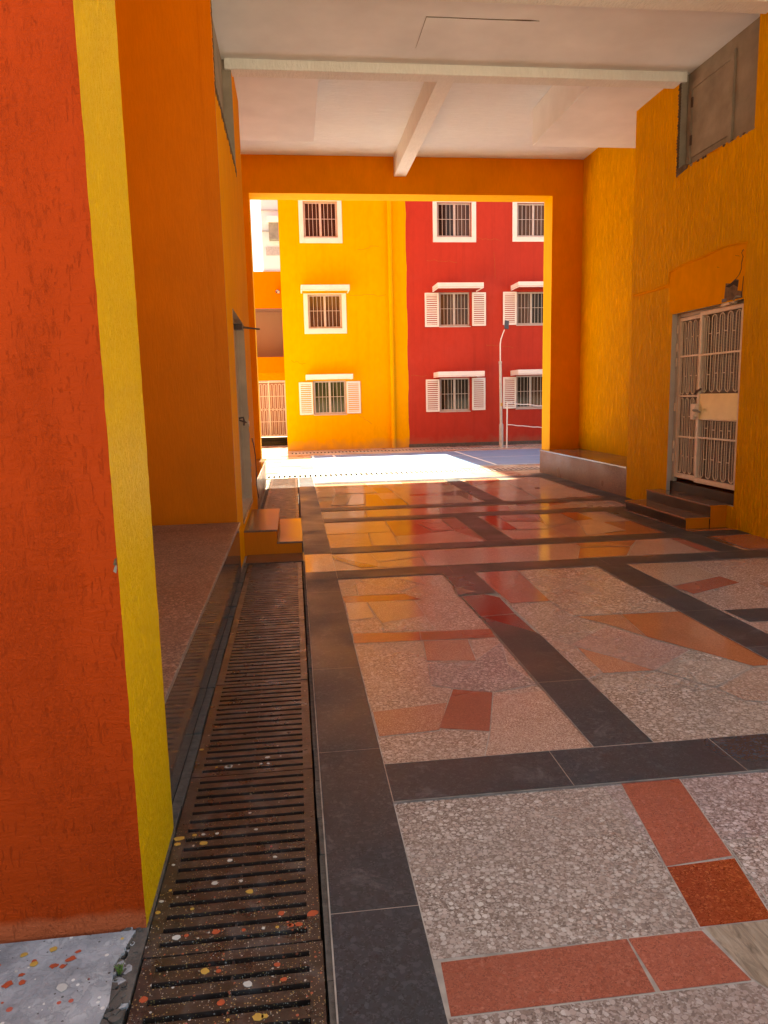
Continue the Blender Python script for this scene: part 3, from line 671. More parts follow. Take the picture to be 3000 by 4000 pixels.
sp1 = [(-0.30, 1.85, 0.016, 'splash_yellow'), (-0.24, 1.73, 0.014, 'splash_orange'), (-0.10, 1.84, 0.012, 'splash_orange'), (-0.085, 1.78, 0.010, 'splash_orange'), (-0.445, 1.74, 0.015, 'splash_orange'), (-0.15, 1.62, 0.016, 'splash_yellow'), (-0.13, 1.64, 0.010, 'splash_yellow'), (-0.22, 1.62, 0.006, 'splash_yellow'), (-0.18, 1.74, 0.014, 'splash_white'), (-0.26, 1.80, 0.009, 'splash_orange'), (-0.33, 1.66, 0.007, 'splash_pink')]
sp2 = [(-0.05 + 0.052, 2.0, 0.017, 'splash_orange'), (-0.09, 2.02, 0.013, 'splash_orange'), (-0.065, 1.92, 0.011, 'splash_orange'), (-0.04, 1.925, 0.012, 'splash_orange'), (-0.07, 1.97, 0.008, 'splash_orange'), (-0.28, 1.92, 0.014, 'splash_orange'), (-0.2, 1.93, 0.009, 'splash_orange'), (-0.39, 1.96, 0.015, 'splash_white'), (-0.36, 1.955, 0.009, 'splash_orange'), (-0.33, 2.46, 0.009, 'splash_white'), (-0.38, 2.46, 0.008, 'splash_white'), (-0.2, 2.14, 0.014, 'splash_yellow'), (-0.31, 2.18, 0.013, 'splash_white'), (-0.23, 2.19, 0.008, 'splash_white'), (-0.27, 2.31, 0.011, 'splash_white'), (-0.115, 2.27, 0.008, 'splash_white'), (-0.37, 2.43, 0.0165, 'splash_yellow'), (-0.40, 2.46, 0.010, 'splash_yellow'), (-0.452, 2.45, 0.017, 'splash_yellow'), (-0.452, 2.42, 0.013, 'splash_yellow'), (-0.445, 2.17, 0.007, 'splash_yellow'), (-0.455, 2.07, 0.010, 'splash_yellow'), (-0.36, 2.09, 0.008, 'splash_yellow'), (-0.19, 2.47, 0.008, 'splash_white'), (-0.1, 1.98, 0.007, 'splash_yellow'), (-0.15, 1.92, 0.007, 'splash_white'), (-0.22, 2.60, 0.007, 'splash_white'), (-0.13, 2.36, 0.006, 'splash_pink'), (-0.45, 2.30, 0.007, 'splash_white'), (-0.455, 2.12, 0.008, 'splash_white')]
sp3 = [(-0.32, 2.91, 0.0165, 'splash_white'), (-0.33, 2.905, 0.0165, 'splash_white'), (-0.17, 2.98, 0.012, 'splash_white'), (-0.16, 2.97, 0.009, 'splash_white'), (-0.19, 2.93, 0.007, 'splash_white'), (-0.37, 3.0, 0.006, 'splash_white'), (-0.12, 3.02, 0.006, 'splash_white'), (-0.38, 2.95, 0.006, 'splash_yellow'), (-0.452, 3.12, 0.012, 'splash_yellow')]
proto = None
G = 'drain grates in the channel along the left wall'
for k in range(6):
    y0 = 0.900 + 0.9875*k
    if k < 4:
        b = grate(0.9875, 17, 'drain_grate')
        if k < 3: drops(b, y0, (sp1, sp2, sp3)[k])
        o = b.build('drain_grate', bevel=0.0012 if k == 3 else 0); proto = o
    else: o = proto.copy(); scene.collection.objects.link(o)
    o.location = (R.uniform(-.003, .002), y0, R.uniform(-.002, .0015)); o.rotation_euler = (0, 0, R.uniform(-.0015, .0015))
    tag(o, labels[k], 'drain grate', G)
o = grate(0.545, 9, 'drain_grate').build('drain_grate'); o.location = (0, 8.70, 0)
tag(o, 'short drain grate just behind the orange doorsteps', 'drain grate', G)
for k, lab in enumerate(('second drain grate behind the orange doorsteps', 'third drain grate behind the doorsteps, in shade', 'drain grate at the near edge of the sunlight', 'sunlit drain grate just before the courtyard drain')):
    o = proto.copy(); scene.collection.objects.link(o); o.location = (0, 9.25 + 0.9875*k, 0); tag(o, lab, 'drain grate', G)
tail = grate(1.08, 19, 'drain_grate').build('drain_grate'); tail.location = (0, 13.2, 0)
tag(tail, 'sunlit drain grate meeting the cross drain by the left jamb', 'drain grate', G)

# ---------------------------------------------------------------- granite benches
def bench(x0, x1, y0, y1, zt, front, top, side):
    b = MB(); f = 1 if side > 0 else -1
    lip = 0.012
    if side > 0:   # front faces +X (left side benches)
        b.box(x0, x1-lip, y0, y1, -0.02, zt-0.028, front); b.box(x0, x1, y0, y1+0.0, zt-0.028, zt, top, mats={'+x': top})
    else:
        b.box(x0+lip, x1, y0, y1, -0.02, zt-0.028, front); b.box(x0, x1, y0, y1, zt-0.028, zt, top)
    return b
tag(bench(-1.42, -0.502, 2.515, 6.498, 0.45, 'bench_front', 'bench_top', 1).build('stone_bench', bevel=0.003), 'brown granite bench behind the yellow pillar, its polished side mirroring the grate', 'bench', 'granite benches')
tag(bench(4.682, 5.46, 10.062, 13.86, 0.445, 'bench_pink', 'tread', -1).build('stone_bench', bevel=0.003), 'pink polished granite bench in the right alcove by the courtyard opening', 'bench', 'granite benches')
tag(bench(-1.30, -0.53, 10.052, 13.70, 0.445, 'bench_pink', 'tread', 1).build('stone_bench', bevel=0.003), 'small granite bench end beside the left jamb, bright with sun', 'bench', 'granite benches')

# ---------------------------------------------------------------- doorsteps
st = empty('doorsteps', (-0.2, 7.9, 0), 'orange-sided brown stone doorsteps under the white left door', 'steps')
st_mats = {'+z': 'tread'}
MB().box(-0.56, -0.215, 7.25, 8.69, -0.02, 0.222, 'orange_shaded').build('upper_step', st)
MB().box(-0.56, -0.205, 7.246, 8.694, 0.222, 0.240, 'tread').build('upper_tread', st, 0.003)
MB().box(-0.2149, 0.030, 7.25, 8.69, -0.02, 0.097, 'orange_shaded').build('lower_step', st)
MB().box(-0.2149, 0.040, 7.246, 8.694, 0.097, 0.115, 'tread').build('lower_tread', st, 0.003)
st = empty('doorsteps', (4.5, 8.3, 0), 'dark brown stone doorsteps with an orange end under the lattice gate', 'steps')
for x0, x1, y0, y1, z0, z1, n in ((4.21, 4.49, 7.55, 9.05, -0.02, 0.120, 'lower'), (4.49, 4.74, 7.55, 9.05, -0.02, 0.250, 'upper')):
    MB().box(x0+0.012, x1+0.0, y0+0.004, y1, z0, z1-0.02, 'riser', mats={'-y': 'orange_shaded'}).build(n+'_step', st)
    MB().box(x0, x1+(0.012 if n == 'lower' else 0), y0, y1+0.004, z1-0.02, z1, 'tread', mats={'-y': 'orange_shaded'}).build(n+'_tread', st, 0.004)

# ---------------------------------------------------------------- the passage building
pb = empty('passage_building', (2.1, 8.0, 0), 'orange building whose open passage with a white ceiling we look through', 'building')
HT = 5.72
L = MB()
L.wall(FX(-0.53, -1), 6.5, 10.05, -0.02, HT, 'orange_wall', holes=[(7.27, 8.90, 0.35, 2.36, 0.26, 'door_paint'), (6.64, 8.90, 4.05, 5.21, 0.10, 'bare_plaster')])
L.face([(-0.63, 6.64, 4.05), (-0.63, 8.9, 4.05), (-0.63, 8.9, 5.21), (-0.63, 6.64, 5.21)], 'bare_plaster')
L.face([(-1.5, 6.5, -0.02), (-0.53, 6.5, -0.02), (-0.53, 6.5, HT), (-1.5, 6.5, HT)], 'orange_shaded')
L.box(-0.627, -0.526, 6.497, 6.530, 0.452, HT-.01, 'orange_shaded')
L.face([(-1.40, 2.5, -0.02), (-1.40, 6.5, -0.02), (-1.40, 6.5, HT), (-1.40, 2.5, HT)], 'orange_wall')
L.face([(-1.28, 10.05, -0.02), (-0.53, 10.05, -0.02), (-0.53, 10.05, HT), (-1.28, 10.05, HT)], 'orange_wall')
L.face([(-1.28, 10.05, -0.02), (-1.28, 13.8, -0.02), (-1.28, 13.8, HT), (-1.28, 10.05, HT)], 'orange_wall')
# chipped plaster round the bare strip and the door
for i in range(26):
    z = 4.0 + 1.2*i/25; L.prism([(6.63+R.uniform(-.05, .0), z), (6.645, z-.03), (6.66+R.uniform(0, .03), z), (6.645, z+.035)], FX(-0.526, -1), 0, 0.012, 'dark_edge')
for i in range(18):
    y0 = 6.64 + 2.26*i/17; L.prism([(y0-.08, 4.055), (y0, 4.0+R.uniform(-.03, .02)), (y0+.08, 4.055), (y0, 4.08)], FX(-0.526, -1), 0, 0.012, 'dark_edge')
for i in range(16):
    z = 0.4 + R.uniform(0, 1.0); L.prism([(8.93+R.uniform(-.01, .03), z), (8.97+R.uniform(-.02, .03), z+.03), (8.95, z+R.uniform(.07, .13)), (8.915, z+.05)], FX(-0.5275, -1), 0, 0.004, R.choice(('white_trim', 'orange_smooth', 'bare_plaster')))
L.build('left_wall', pb)
# left door
dr = MB().box(-0.66, -0.625, 7.31, 8.86, 0.40, 2.33, 'door_paint').build('door', pb, 0.004)
tag(dr, 'white steel door, drawn in a shaded tan')
MB().box(-0.66, -0.600, 7.27, 7.31, 0.351, 2.359, 'door_paint').box(-0.66, -0.600, 8.86, 8.90, 0.351, 2.359, 'door_paint').box(-0.66, -0.600, 7.31, 8.86, 2.331, 2.359, 'door_paint').build('door_frame', dr)
MB().box(-0.80, -0.523, 7.255, 8.915, 0.305, 0.349, 'tread').build('sill', dr)
MB().tube([(-0.626, 8.70, 1.30), (-0.575, 8.70, 1.31), (-0.565, 8.70, 1.26), (-0.57, 8.66, 1.225)], 0.012, 'rod').tube([(-0.626, 8.72, 1.28), (-0.57, 8.72, 1.26), (-0.55, 8.76, 1.25)], 0.010, 'rod').build('handle', dr)
MB().tube([(-0.60, 8.5, 2.30), (-0.34, 8.63, 2.285)], 0.006, 'rod').tube([(-0.60, 8.56, 2.32), (-0.34, 8.66, 2.295)], 0.005, 'rod').box(-0.61, -0.52, 8.42, 8.56, 2.27, 2.33, 'rod').build('door_closer', dr)
R_ = MB()
R_.wall(FX(4.69, 1), 5.3, 10.06, -0.02, HT, 'orange_stucco', holes=[(7.43, 8.905, 0.245, 2.43, 0.07, 'grey_frame'), (7.40, 8.925, 4.09, 5.21, 0.11, 'bare_plaster')])
R_.face([(4.80, 7.40, 4.09), (4.80, 8.925, 4.09), (4.80, 8.925, 5.21), (4.80, 7.40, 5.21)], 'bare_plaster')
R_.face([(4.69, 10.06, -0.02), (5.44, 10.06, -0.02), (5.44, 10.06, HT), (4.69, 10.06, HT)], 'orange_stucco')
R_.face([(5.44, 10.06, -0.02), (5.44, 13.8, -0.02), (5.44, 13.8, HT), (5.44, 10.06, HT)], 'orange_stucco')
# smooth repaired plaster over the gate, with its ridge and the broken corner
R_.prism([(9.99, 2.78), (9.0, 2.765), (8.96, 2.45), (7.44, 2.44), (7.43, 2.98), (7.86, 3.01), (8.5, 2.99), (9.0, 2.965), (9.03, 2.80), (9.99, 2.81)], FX(4.687, 1), 0, 0.012, 'orange_smooth')
ridge = [(9.98, 2.80), (9.5, 2.785), (9.03, 2.80), (9.0, 2.95), (8.7, 2.985), (8.2, 3.0), (7.86, 3.02), (7.6, 3.005), (7.41, 2.99)]
R_.tube([(4.686, a+R.uniform(-.01, .01), b+R.uniform(-.006, .006)) for a, b in ridge], [0.012+R.uniform(-.004, .006) for _ in ridge], 'orange_smooth', 7)
R_.prism([(7.79, 2.445), (7.77, 2.635), (7.68, 2.62), (7.60, 2.655), (7.53, 2.635), (7.55, 2.53), (7.46, 2.51), (7.452, 2.445)], FX(4.6855, 1), 0, 0.010, 'hole')
R_.prism([(7.77, 2.60), (7.60, 2.64), (7.54, 2.63), (7.545, 2.565), (7.62, 2.60), (7.70, 2.58)], FX(4.6845, 1), 0, 0.006, 'crack_shade')
R_.prism([(7.46, 2.45), (7.445, 2.66), (7.452, 2.66), (7.475, 2.45)], FX(4.684, 1), 0, 0.006, 'crack_shade')
crk = [(7.60, 2.64), (7.52, 2.69), (7.49, 2.74), (7.495, 2.79), (7.47, 2.86), (7.50, 2.90), (7.47, 2.93)]
for (a, b), (c, d) in zip(crk, crk[1:]): R_.prism([(a, b), (c, d), (c+.008, d+.004), (a+.012, b)], FX(4.685, 1), 0, 0.004, 'crack_shade')
for a, b in ((7.52, 2.87), (7.56, 2.88), (7.45, 2.91), (7.9, 2.82)): R_.prism([(a, b), (a+.05, b+.012), (a+.055, b+.018)], FX(4.6852, 1), 0, 0.003, 'crack_shade')
# ragged edge of the bare recess high on the wall
for i in range(34):
    z = 4.06 + 1.1*i/33; R_.prism([(8.915, z-.03), (8.945+R.uniform(-.01, .02), z), (8.915, z+.035), (8.895, z)], FX(4.6875, 1), 0, 0.010, 'dark_edge')
for i in range(30):
    yy = 7.42 + 1.48*i/29; R_.prism([(yy-.04, 4.085), (yy, 4.074+R.uniform(-.008, .006)), (yy+.045, 4.085), (yy, 4.10)], FX(4.6875, 1), 0, 0.010, R.choice(('bare_plaster', 'orange_smooth', 'orange_smooth', 'dark_edge')))
R_.prism([(8.93, 4.04), (8.70, 4.07), (8.66, 4.11), (8.78, 4.135), (8.92, 4.12)], FX(4.685, 1), 0, 0.02, 'dark_edge')
R_.build('right_wall', pb)
ht = MB().box(4.785, 4.815, 8.03, 8.80, 4.22, 4.98, 'bare_plaster').build('hatch', pb, 0.003)
MB().box(4.775, 4.82, 8.80, 8.875, 4.12, 5.055, 'bare_plaster').box(4.775, 4.82, 7.955, 8.03, 4.12, 5.055, 'bare_plaster').box(4.775, 4.82, 8.03, 8.80, 4.98, 5.055, 'bare_plaster').build('hatch_frame', ht, 0.003)
for z in (4.36, 4.78): MB().box(4.772, 4.79, 8.78, 8.81, z, z+.11, 'rod').build('hinge', ht)

# lattice gate
gt_ = MB(); gate = None
GX = 4.755
fr = MB().box(GX, GX+0.05, 8.862, 8.903, 0.372, 2.425, 'grey_frame').box(GX, GX+0.05, 7.432, 7.465, 0.372, 2.425, 'grey_frame').box(GX+.01, GX+0.05, 7.465, 8.862, 2.385, 2.425, 'grey_frame')
gate = fr.build('gate', pb, 0.002); tag(gate, 'white double lattice gate with a cream lock plate')
def leaf(y0, y1, z0, z1, x, rails, plate, arches):
    b = MB(); w = 0.042
    b.box(x-0.018, x+0.018, y0, y0+w, z0, z1, 'gate_paint'); b.box(x-0.018, x+0.018, y1-w, y1, z0, z1, 'gate_paint')
    b.box(x-0.018, x+0.018, y0+w, y1-w, z0, z0+w*1.3, 'gate_paint'); b.box(x-0.018, x+0.018, y0+w, y1-w, z1-w, z1, 'gate_paint')
    for r in rails: b.box(x-0.014, x+0.014, y0+w, y1-w, r-0.011, r+0.011, 'gate_paint')
    return b
def bars(y0, y1, segs, x, n):
    """pairs of rods closed by round arches; segs: (z0, z1, arch at top, arch at bottom)"""
    b = MB(); p = (y1-y0)/n; r = 0.0055
    for z0, z1, top, bot in segs:
        for i in range(n):
            c = y0 + p*(i+0.5); q = p*0.30; pts = []
            a0 = [(x, c-q*math.cos(t), z1-0.012-q + q*math.sin(t)) for t in [math.pi*k/8 for k in range(9)]]
            a1 = [(x, c+q*math.cos(t), z0+0.012+q - q*math.sin(t)) for t in [math.pi*k/8 for k in range(9)]]
            lo = z0+0.012+q if bot else z0; hi = z1-0.012-q if top else z1
            b.tube([(x, c-q, lo), (x, c-q, hi)], r, 'gate_paint', 6); b.tube([(x, c+q, lo), (x, c+q, hi)], r, 'gate_paint', 6)
            if top: b.tube(a0, r, 'gate_paint', 6)
            if bot: b.tube(a1, r, 'gate_paint', 6)
            b.tube([(x+.004, c, z0), (x+.004, c, z1 - (0.02 if top else 0))], r*0.8, 'gate_paint', 6)
            if i < n-1:
                yy = c+p*0.5; zc = (z0+z1)/2 + R.uniform(-.01, .01)
                b.tube([(x, yy-p*.20, zc), (x, yy+p*.20, zc)], r, 'gate_paint', 6)
    return b
lz = [0.50, 0.93, 1.425, 1.91, 2.335]
lf = leaf(8.285, 8.862, 0.425, 2.38, GX+0.025, [0.935, 1.435, 1.915], None, None).build('gate_leaf', gate, 0.003)
bars(8.33, 8.82, [(0.48, 0.924, False, True), (0.946, 1.424, True, False), (1.446, 1.904, False, True), (1.926, 2.338, True, False)], GX+0.022, 4).build('lattice', gate)
rf = leaf(7.467, 8.325, 0.415, 2.395, GX-0.012, [0.95, 1.905], None, None)
rf.box(GX-0.020, GX-0.004, 7.51, 8.284, 1.155, 1.165, 'gate_paint')
rf.build('gate_leaf', gate, 0.003)
bars(7.51, 8.284, [(0.47, 0.939, False, True), (0.961, 1.15, False, False)], GX-0.012, 5).build('lattice', gate)
bars(7.51, 8.284, [(1.47, 1.894, False, True), (1.916, 2.353, True, False)], GX-0.012, 5).build('lattice', gate)
MB().box(GX-0.022, GX-0.006, 7.509, 8.285, 1.166, 1.462, 'cream_metal').build('lock_plate', gate, 0.002)
MB().box(GX+0.036, GX+0.040, 7.45, 8.87, 0.42, 2.39, 'wire').build('wire_mesh', gate)
MB().box(GX-0.065, GX-0.015, 8.30, 8.40, 1.19, 1.345, 'gate_paint').box(GX-0.075, GX-0.03, 8.32, 8.38, 1.16, 1.22, 'gate_paint').tube([(GX-0.055, 8.35, 1.27), (GX-0.075, 8.24, 1.265), (GX-0.075, 8.16, 1.25)], [.016, .012, .009], 'bare_plaster', 8).build('handle', gate, 0.006)
MB().tube([(GX-0.03, 8.36, 1.465), (GX-0.055, 8.30, 1.49), (GX-0.045, 8.22, 1.515)], 0.013, 'rod', 7).build('latch', gate)
for z in (0.62, 0.78, 1.25, 1.80, 1.98, 2.20): MB().box(GX-0.012, GX+0.01, 8.868, 8.892, z, z+0.10, 'gate_paint').build('hinge', gate, 0.002)
MB().box(GX-0.06, GX-0.02, 7.62, 7.86, 2.405, 2.44, 'gate_paint').box(GX-0.07, GX-0.02, 7.74, 7.83, 2.44, 2.475, 'lamp_dark').tube([(GX-0.06, 7.62, 2.44), (GX-0.075, 7.55, 2.47), (GX-0.06, 7.48, 2.46)], 0.011, 'bare_plaster', 6).tube([(GX-0.06, 7.70, 2.42), (GX-0.08, 7.60, 2.40), (GX-0.06, 7.52, 2.43)], 0.008, 'bare_plaster', 6).build('gate_closer', gate)
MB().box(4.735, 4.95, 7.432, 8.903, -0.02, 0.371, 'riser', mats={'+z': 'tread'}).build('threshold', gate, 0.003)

# portal to the courtyard, ceiling, beams and boxed ducts
P = MB()
P.wall(FY(13.79, 1), -1.3, 5.46, -0.02, HT, 'orange_portal', holes=[(-0.625, 4.862, -0.02, 5.078, 0.46, 'yellow_facade')])
P.build('portal', pb)
up = MB()
up.wall(FY(14.25, -1), -9, 6.2, -0.02, 6.0, 'yellow_facade', holes=[(-0.625, 4.862, -0.02, 5.078, 0.0)])
up.face([(-9, 14.25, 6), (6.2, 14.25, 6), (6.2, 14.25, 15), (-9, 14.25, 15)], 'red_facade')
up.face([(-9, 2.46, 15), (6.2, 2.46, 15), (6.2, 14.25, 15), (-9, 14.25, 15)], 'earth')
up.face([(-9, 2.46, 5.9), (6.2, 2.46, 5.9), (6.2, 2.46, 15), (-9, 2.46, 15)], 'orange_facade')
up.face([(6.2, 2.46, 5.9), (6.2, 14.25, 5.9), (6.2, 14.25, 15), (6.2, 2.46, 15)], 'orange_facade')
up.face([(6.2, 5.3, -0.02), (6.2, 14.25, -0.02), (6.2, 14.25, 5.9), (6.2, 5.3, 5.9)], 'orange_facade')
up.face([(4.69, 5.3, -0.02), (6.2, 5.3, -0.02), (6.2, 5.3, 5.9), (4.69, 5.3, 5.9)], 'orange_wall')
up.face([(-9, 2.46, -0.02), (-3.1, 2.46, -0.02), (-3.1, 2.46, 5.9), (-9, 2.46, 5.9)], 'orange_facade')
up.build('outer_wall', pb)
c = MB()
c.face([(-1.5, 9.0, 5.71), (5.46, 9.0, 5.71), (5.46, 13.8, 5.71), (-1.5, 13.8, 5.71)], 'white_rough')
c.face([(-1.5, 7.2, 5.19), (5.0, 7.2, 5.19), (5.0, 9.0, 5.19), (-1.5, 9.0, 5.19)], 'white_smooth')
c.face([(-1.5, 2.46, 5.72), (6.15, 2.46, 5.72), (6.15, 7.4, 5.72), (-1.5, 7.4, 5.72)], 'white_rough')
c.build('ceiling', pb)
MB().box(-0.60, 4.75, 8.865, 9.075, 5.085, 5.75, 'white_beam').build('cross_beam', pb, 0.008)
MB().box(-0.60, 4.75, 7.085, 7.315, 5.085, 5.75, 'white_beam').build('cross_beam', pb, 0.008)
MB().box(-1.4, 4.9, 2.47, 2.85, 5.08, 5.9, 'orange_wall').build('cross_beam', pb)
MB().box(1.938, 2.155, 9.07, 13.80, 5.376, 5.75, 'white_beam').build('long_beam', pb, 0.006)
MB().box(-1.27, 0.446, 9.08, 11.46, 5.187, 5.705, 'white_smooth').build('boxed_duct', pb, 0.004)
MB().box(3.73, 5.43, 9.08, 11.50, 5.187, 5.705, 'white_smooth').build('boxed_duct', pb, 0.004)
a = MB().box(1.455, 2.60, 7.83, 8.47, 5.184, 5.20, 'white_smooth')
a.prism([(1.450, 7.82), (1.456, 7.825), (1.459, 8.47), (1.454, 8.48)], lambda u, v, d: (u, v, d), 5.186, 5.21, 'bare_plaster')  # strips on two edges draw the panel's shadow lines in colour
a.prism([(1.450, 7.820), (2.25, 7.821), (2.38, 7.812), (2.50, 7.810), (2.60, 7.822), (2.48, 7.832), (1.46, 7.827)], lambda u, v, d: (u, v, d), 5.186, 5.21, 'dark_edge')
a.build('access_panel', pb)
cb = MB().tube([(-0.505, 9.0, 1.05), (-0.50, 9.25, 0.95), (-0.495, 9.4, 0.8), (-0.497, 9.45, 0.6), (-0.50, 9.42, 0.45), (-0.49, 9.5, 0.3), (-0.48, 9.46, 0.27), (-0.49, 9.62, 0.30)], 0.006, 'rod', 6)
tag(cb.build('cable'), 'thin dark loose cable hanging on the left wall past the door', 'cable')
# ---------------------------------------------------------------- far side of the courtyard
FYD = 22.0
def window(parent, x0, x1, z0, z1, wallmat, surround=None, y=FYD, shift=0.0, gl=('glass', 'glass')):
    rec = 0.12
    w = MB(); y1 = y+rec; f = 0.045
    w.box(x0, x0+f, y1-.05, y1, z0, z1, 'alu'); w.box(x1-f, x1, y1-.05, y1, z0, z1, 'alu')
    w.box(x0+f, x1-f, y1-.05, y1, z0, z0+f*1.2, 'alu'); w.box(x0+f, x1-f, y1-.05, y1, z1-f, z1, 'alu')
    mx = (x0+x1)/2 + shift; w.box(mx-.032, mx+.032, y1-.055, y1-.002, z0+f, z1-f, 'alu')
    win = w.build('window', parent, 0.004)
    for (a, b), gm in zip(((x0+f, mx-.032), (mx+.032, x1-f)), gl):
        MB().box(a, b, y1-.03, y1-.018, z0+f*1.2, z1-f, gm).build('pane', win)
    g = MB(); n = 8; yb = y+0.035
    for i in range(n+1):
        xx = x0+.05 + (x1-x0-.1)*i/n
        if abs(xx-mx) < .02: continue
        g.tube([(xx, yb, z0+.01), (xx, yb, z1-.01)], 0.0062, 'bar', 6)
    zz = z0 + (z1-z0)*0.52; g.tube([(x0, yb, zz), (x1, yb, zz)], 0.0062, 'bar', 6)
    g.build('grille', win)
    MB().box(x0-.01, x1+.01, y-.025, y+rec, z0-.028, z0-.001, 'alu' if not surround else 'white_trim').build('sill', win, 0.003)
    if surround:
        a0, a1, b0, b1 = surround
        s = MB(); d = 0.022
        s.box(a0, x0, y-d, y+.01, b0, b1, 'white_trim'); s.box(x1, a1, y-d, y+.01, b0, b1, 'white_trim'); s.box(x0, x1, y-d, y+.01, b0, z0-.03, 'white_trim')
        if b1 > z1+.01: s.box(x0, x1, y-d, y+.01, z1, b1, 'white_trim')
        s.build('surround', win, 0.004)
    return win
def shutter(parent, x0, x1, z0, z1, y=FYD, sl=14):
    s = MB(); yb, yf = y-0.022, y-0.052; f = 0.05; h = 0.055
    s.box(x0, x0+f, yf, yb, z0, z1, 'white_trim'); s.box(x1-f, x1, yf, yb, z0, z1, 'white_trim')
    s.box(x0+f, x1-f, yf, yb, z0, z0+h, 'white_trim'); s.box(x0+f, x1-f, yf, yb, z1-h, z1, 'white_trim')
    p = (z1-z0-2*h)/sl
    for i in range(sl):
        c = z0+h+p*(i+0.5); s.box(x0+f, x1-f, yf+.004, yb-.004, c-p*0.30, c+p*0.30, 'white_trim')
    # wall brackets keep it off the paint
    for zz in (z0+.12, z1-.12): s.box(x0+.01, x0+.05, yb, y+.005, zz-.02, zz+.02, 'rod')
    s.box(x0+f*.3, x1-f*.3, y-.004, y+.004, z0-.006, z0+.004, 'crack_shade')  # dark strip paints the shutter's shadow gap on the wall
    return s.build('shutter', parent, 0.003)
def hood(parent, x0, x1, z0, z1, under, proj=0.78, y=FYD):
    b = MB(); t = 0.05
    b.box(x0, x1, y-proj, y+.005, z0+.035, z1, 'white_trim', mats={'-z': under})
    b.box(x0, x1, y-proj-.001, y-proj+.05, z0, z0+.0351, 'white_trim')
    b.box(x0-.0005, x0+.04, y-proj+.05, y+.004, z0+.002, z0+.0352, 'white_trim'); b.box(x1-.04, x1+.0005, y-proj+.05, y+.004, z0+.002, z0+.0352, 'white_trim')
    return b.build('hood', parent, 0.012)

YR = 10.55
yb_ = empty('apartment_building', (1.6, 24, 0), 'bright yellow three-storey apartment block across the courtyard with a drainpipe', 'building')
H1 = (0.60, 1.555, 1.05, 2.02); H2 = (0.53, 1.50, 3.51, 4.46); H3 = (0.49, 1.45, 6.02, 7.0)
wl = MB(); wl.wall(FY(FYD), -0.21, 3.395, -0.02, YR, 'yellow_facade', holes=[h + (0.14,) for h in (H1, H2, H3)])
wl.face([(-0.21, FYD, -0.02), (-0.21, 31, -0.02), (-0.21, 31, YR), (-0.21, FYD, YR)], 'yellow_facade')
wl.face([(-0.21, FYD, YR), (3.395, FYD, YR), (3.395, 31, YR), (-0.21, 31, YR)], 'grout')
for h in (H1, H2, H3): wl.face([(h[0], FYD+.14, h[2]), (h[1], FYD+.14, h[2]), (h[1], FYD+.14, h[3]), (h[0], FYD+.14, h[3])], 'void')
for i in range(60):   # the hand-painted colour boundary wanders a little
    z = YR*i/60; a, b = 3.395+0.012*math.sin(i*.7)+R.uniform(0, .012), 3.395+0.012*math.sin(i*.7+.7)+R.uniform(0, .012)
    wl.face([(3.36, FYD-.003, z), (a, FYD-.003, z), (b, FYD-.003, z+YR/60), (3.36, FYD-.003, z+YR/60)], 'yellow_facade')
def hair(parts, pts, w=0.006, mat='dirt_line'):
    for (a, b), (c, d) in zip(pts, pts[1:]):
        n = Vector((-(d-b), c-a)); n = n.normalized()*w/2 if n.length > 0 else Vector((0, w))
        parts.face([(a-n.x, FYD-.0025, b-n.y), (c-n.x, FYD-.0025, d-n.y), (c+n.x, FYD-.0025, d+n.y), (a+n.x, FYD-.0025, b+n.y)], mat)
def wander(x0, z0, x1, z1, n=9, j=0.03): return [(x0+(x1-x0)*k/n+R.uniform(-j, j)*.4, z0+(z1-z0)*k/n+R.uniform(-j, j)) for k in range(n+1)]
hair(wl, wander(1.7, 4.45, 2.8, 4.42)); hair(wl, wander(0.0, 2.6, 0.4, 2.5)); hair(wl, wander(1.9, 1.0, 2.3, 0.75, 6)); hair(wl, wander(2.0, 5.7, 2.6, 5.8, 6))
wl.build('wall', yb_)
window(yb_, *H1, 'yellow_facade', gl=('glass_green', 'glass_green')); window(yb_, *H2, 'yellow_facade', surround=(0.41, 1.63, 3.36, 4.49), gl=('glass_brown', 'glass_brown')); window(yb_, *H3, 'yellow_facade', surround=(0.365, 1.58, 5.87, 7.12))
shutter(yb_, 0.185, 0.58, 1.05, 1.985); shutter(yb_, 1.565, 1.975, 1.06, 1.99)
hood(yb_, 0.39, 1.73, 2.045, 2.19, 'white_trim', 0.55); hood(yb_, 0.34, 1.70, 4.485, 4.645, 'yellow_facade', 0.6)
dp = MB().tube([(2.925, FYD-.075, 0.01), (2.925, FYD-.075, YR)], 0.062, 'yellow_facade', 14)
for z in (0.35, 2.35, 4.35, 6.55, 8.5): dp.tube([(2.925, FYD-.075, z), (2.925, FYD-.075, z+.09)], 0.070, 'yellow_facade', 14)
for z in (1.2, 3.3, 5.3, 7.5): dp.box(2.85, 3.0, FYD-.03, FYD+.005, z, z+.03, 'yellow_facade')
dp.build('drainpipe', yb_, smooth=False)
for z0 in ():
    pass
rb = empty('apartment_building', (6, 24, 0), 'deep red apartment block across the courtyard with white shuttered windows', 'building')
RH = [(4.35, 5.275, 1.05, 2.03), (6.69, 7.62, 1.08, 2.06), (4.355, 5.28, 3.53, 4.5), (6.695, 7.62, 3.55, 4.5), (4.315, 5.335, 6.045, 7.0), (6.69, 7.71, 6.06, 7.0)]
wl = MB(); wl.wall(FY(FYD), 3.395, 15, -0.02, YR, 'red_facade', holes=[h + (0.14,) for h in RH])
wl.face([(3.395, FYD, YR), (15, FYD, YR), (15, 31, YR), (3.395, 31, YR)], 'grout')
wl.face([(15, FYD, -0.02), (15, 31, -0.02), (15, 31, YR), (15, FYD, YR)], 'red_facade')
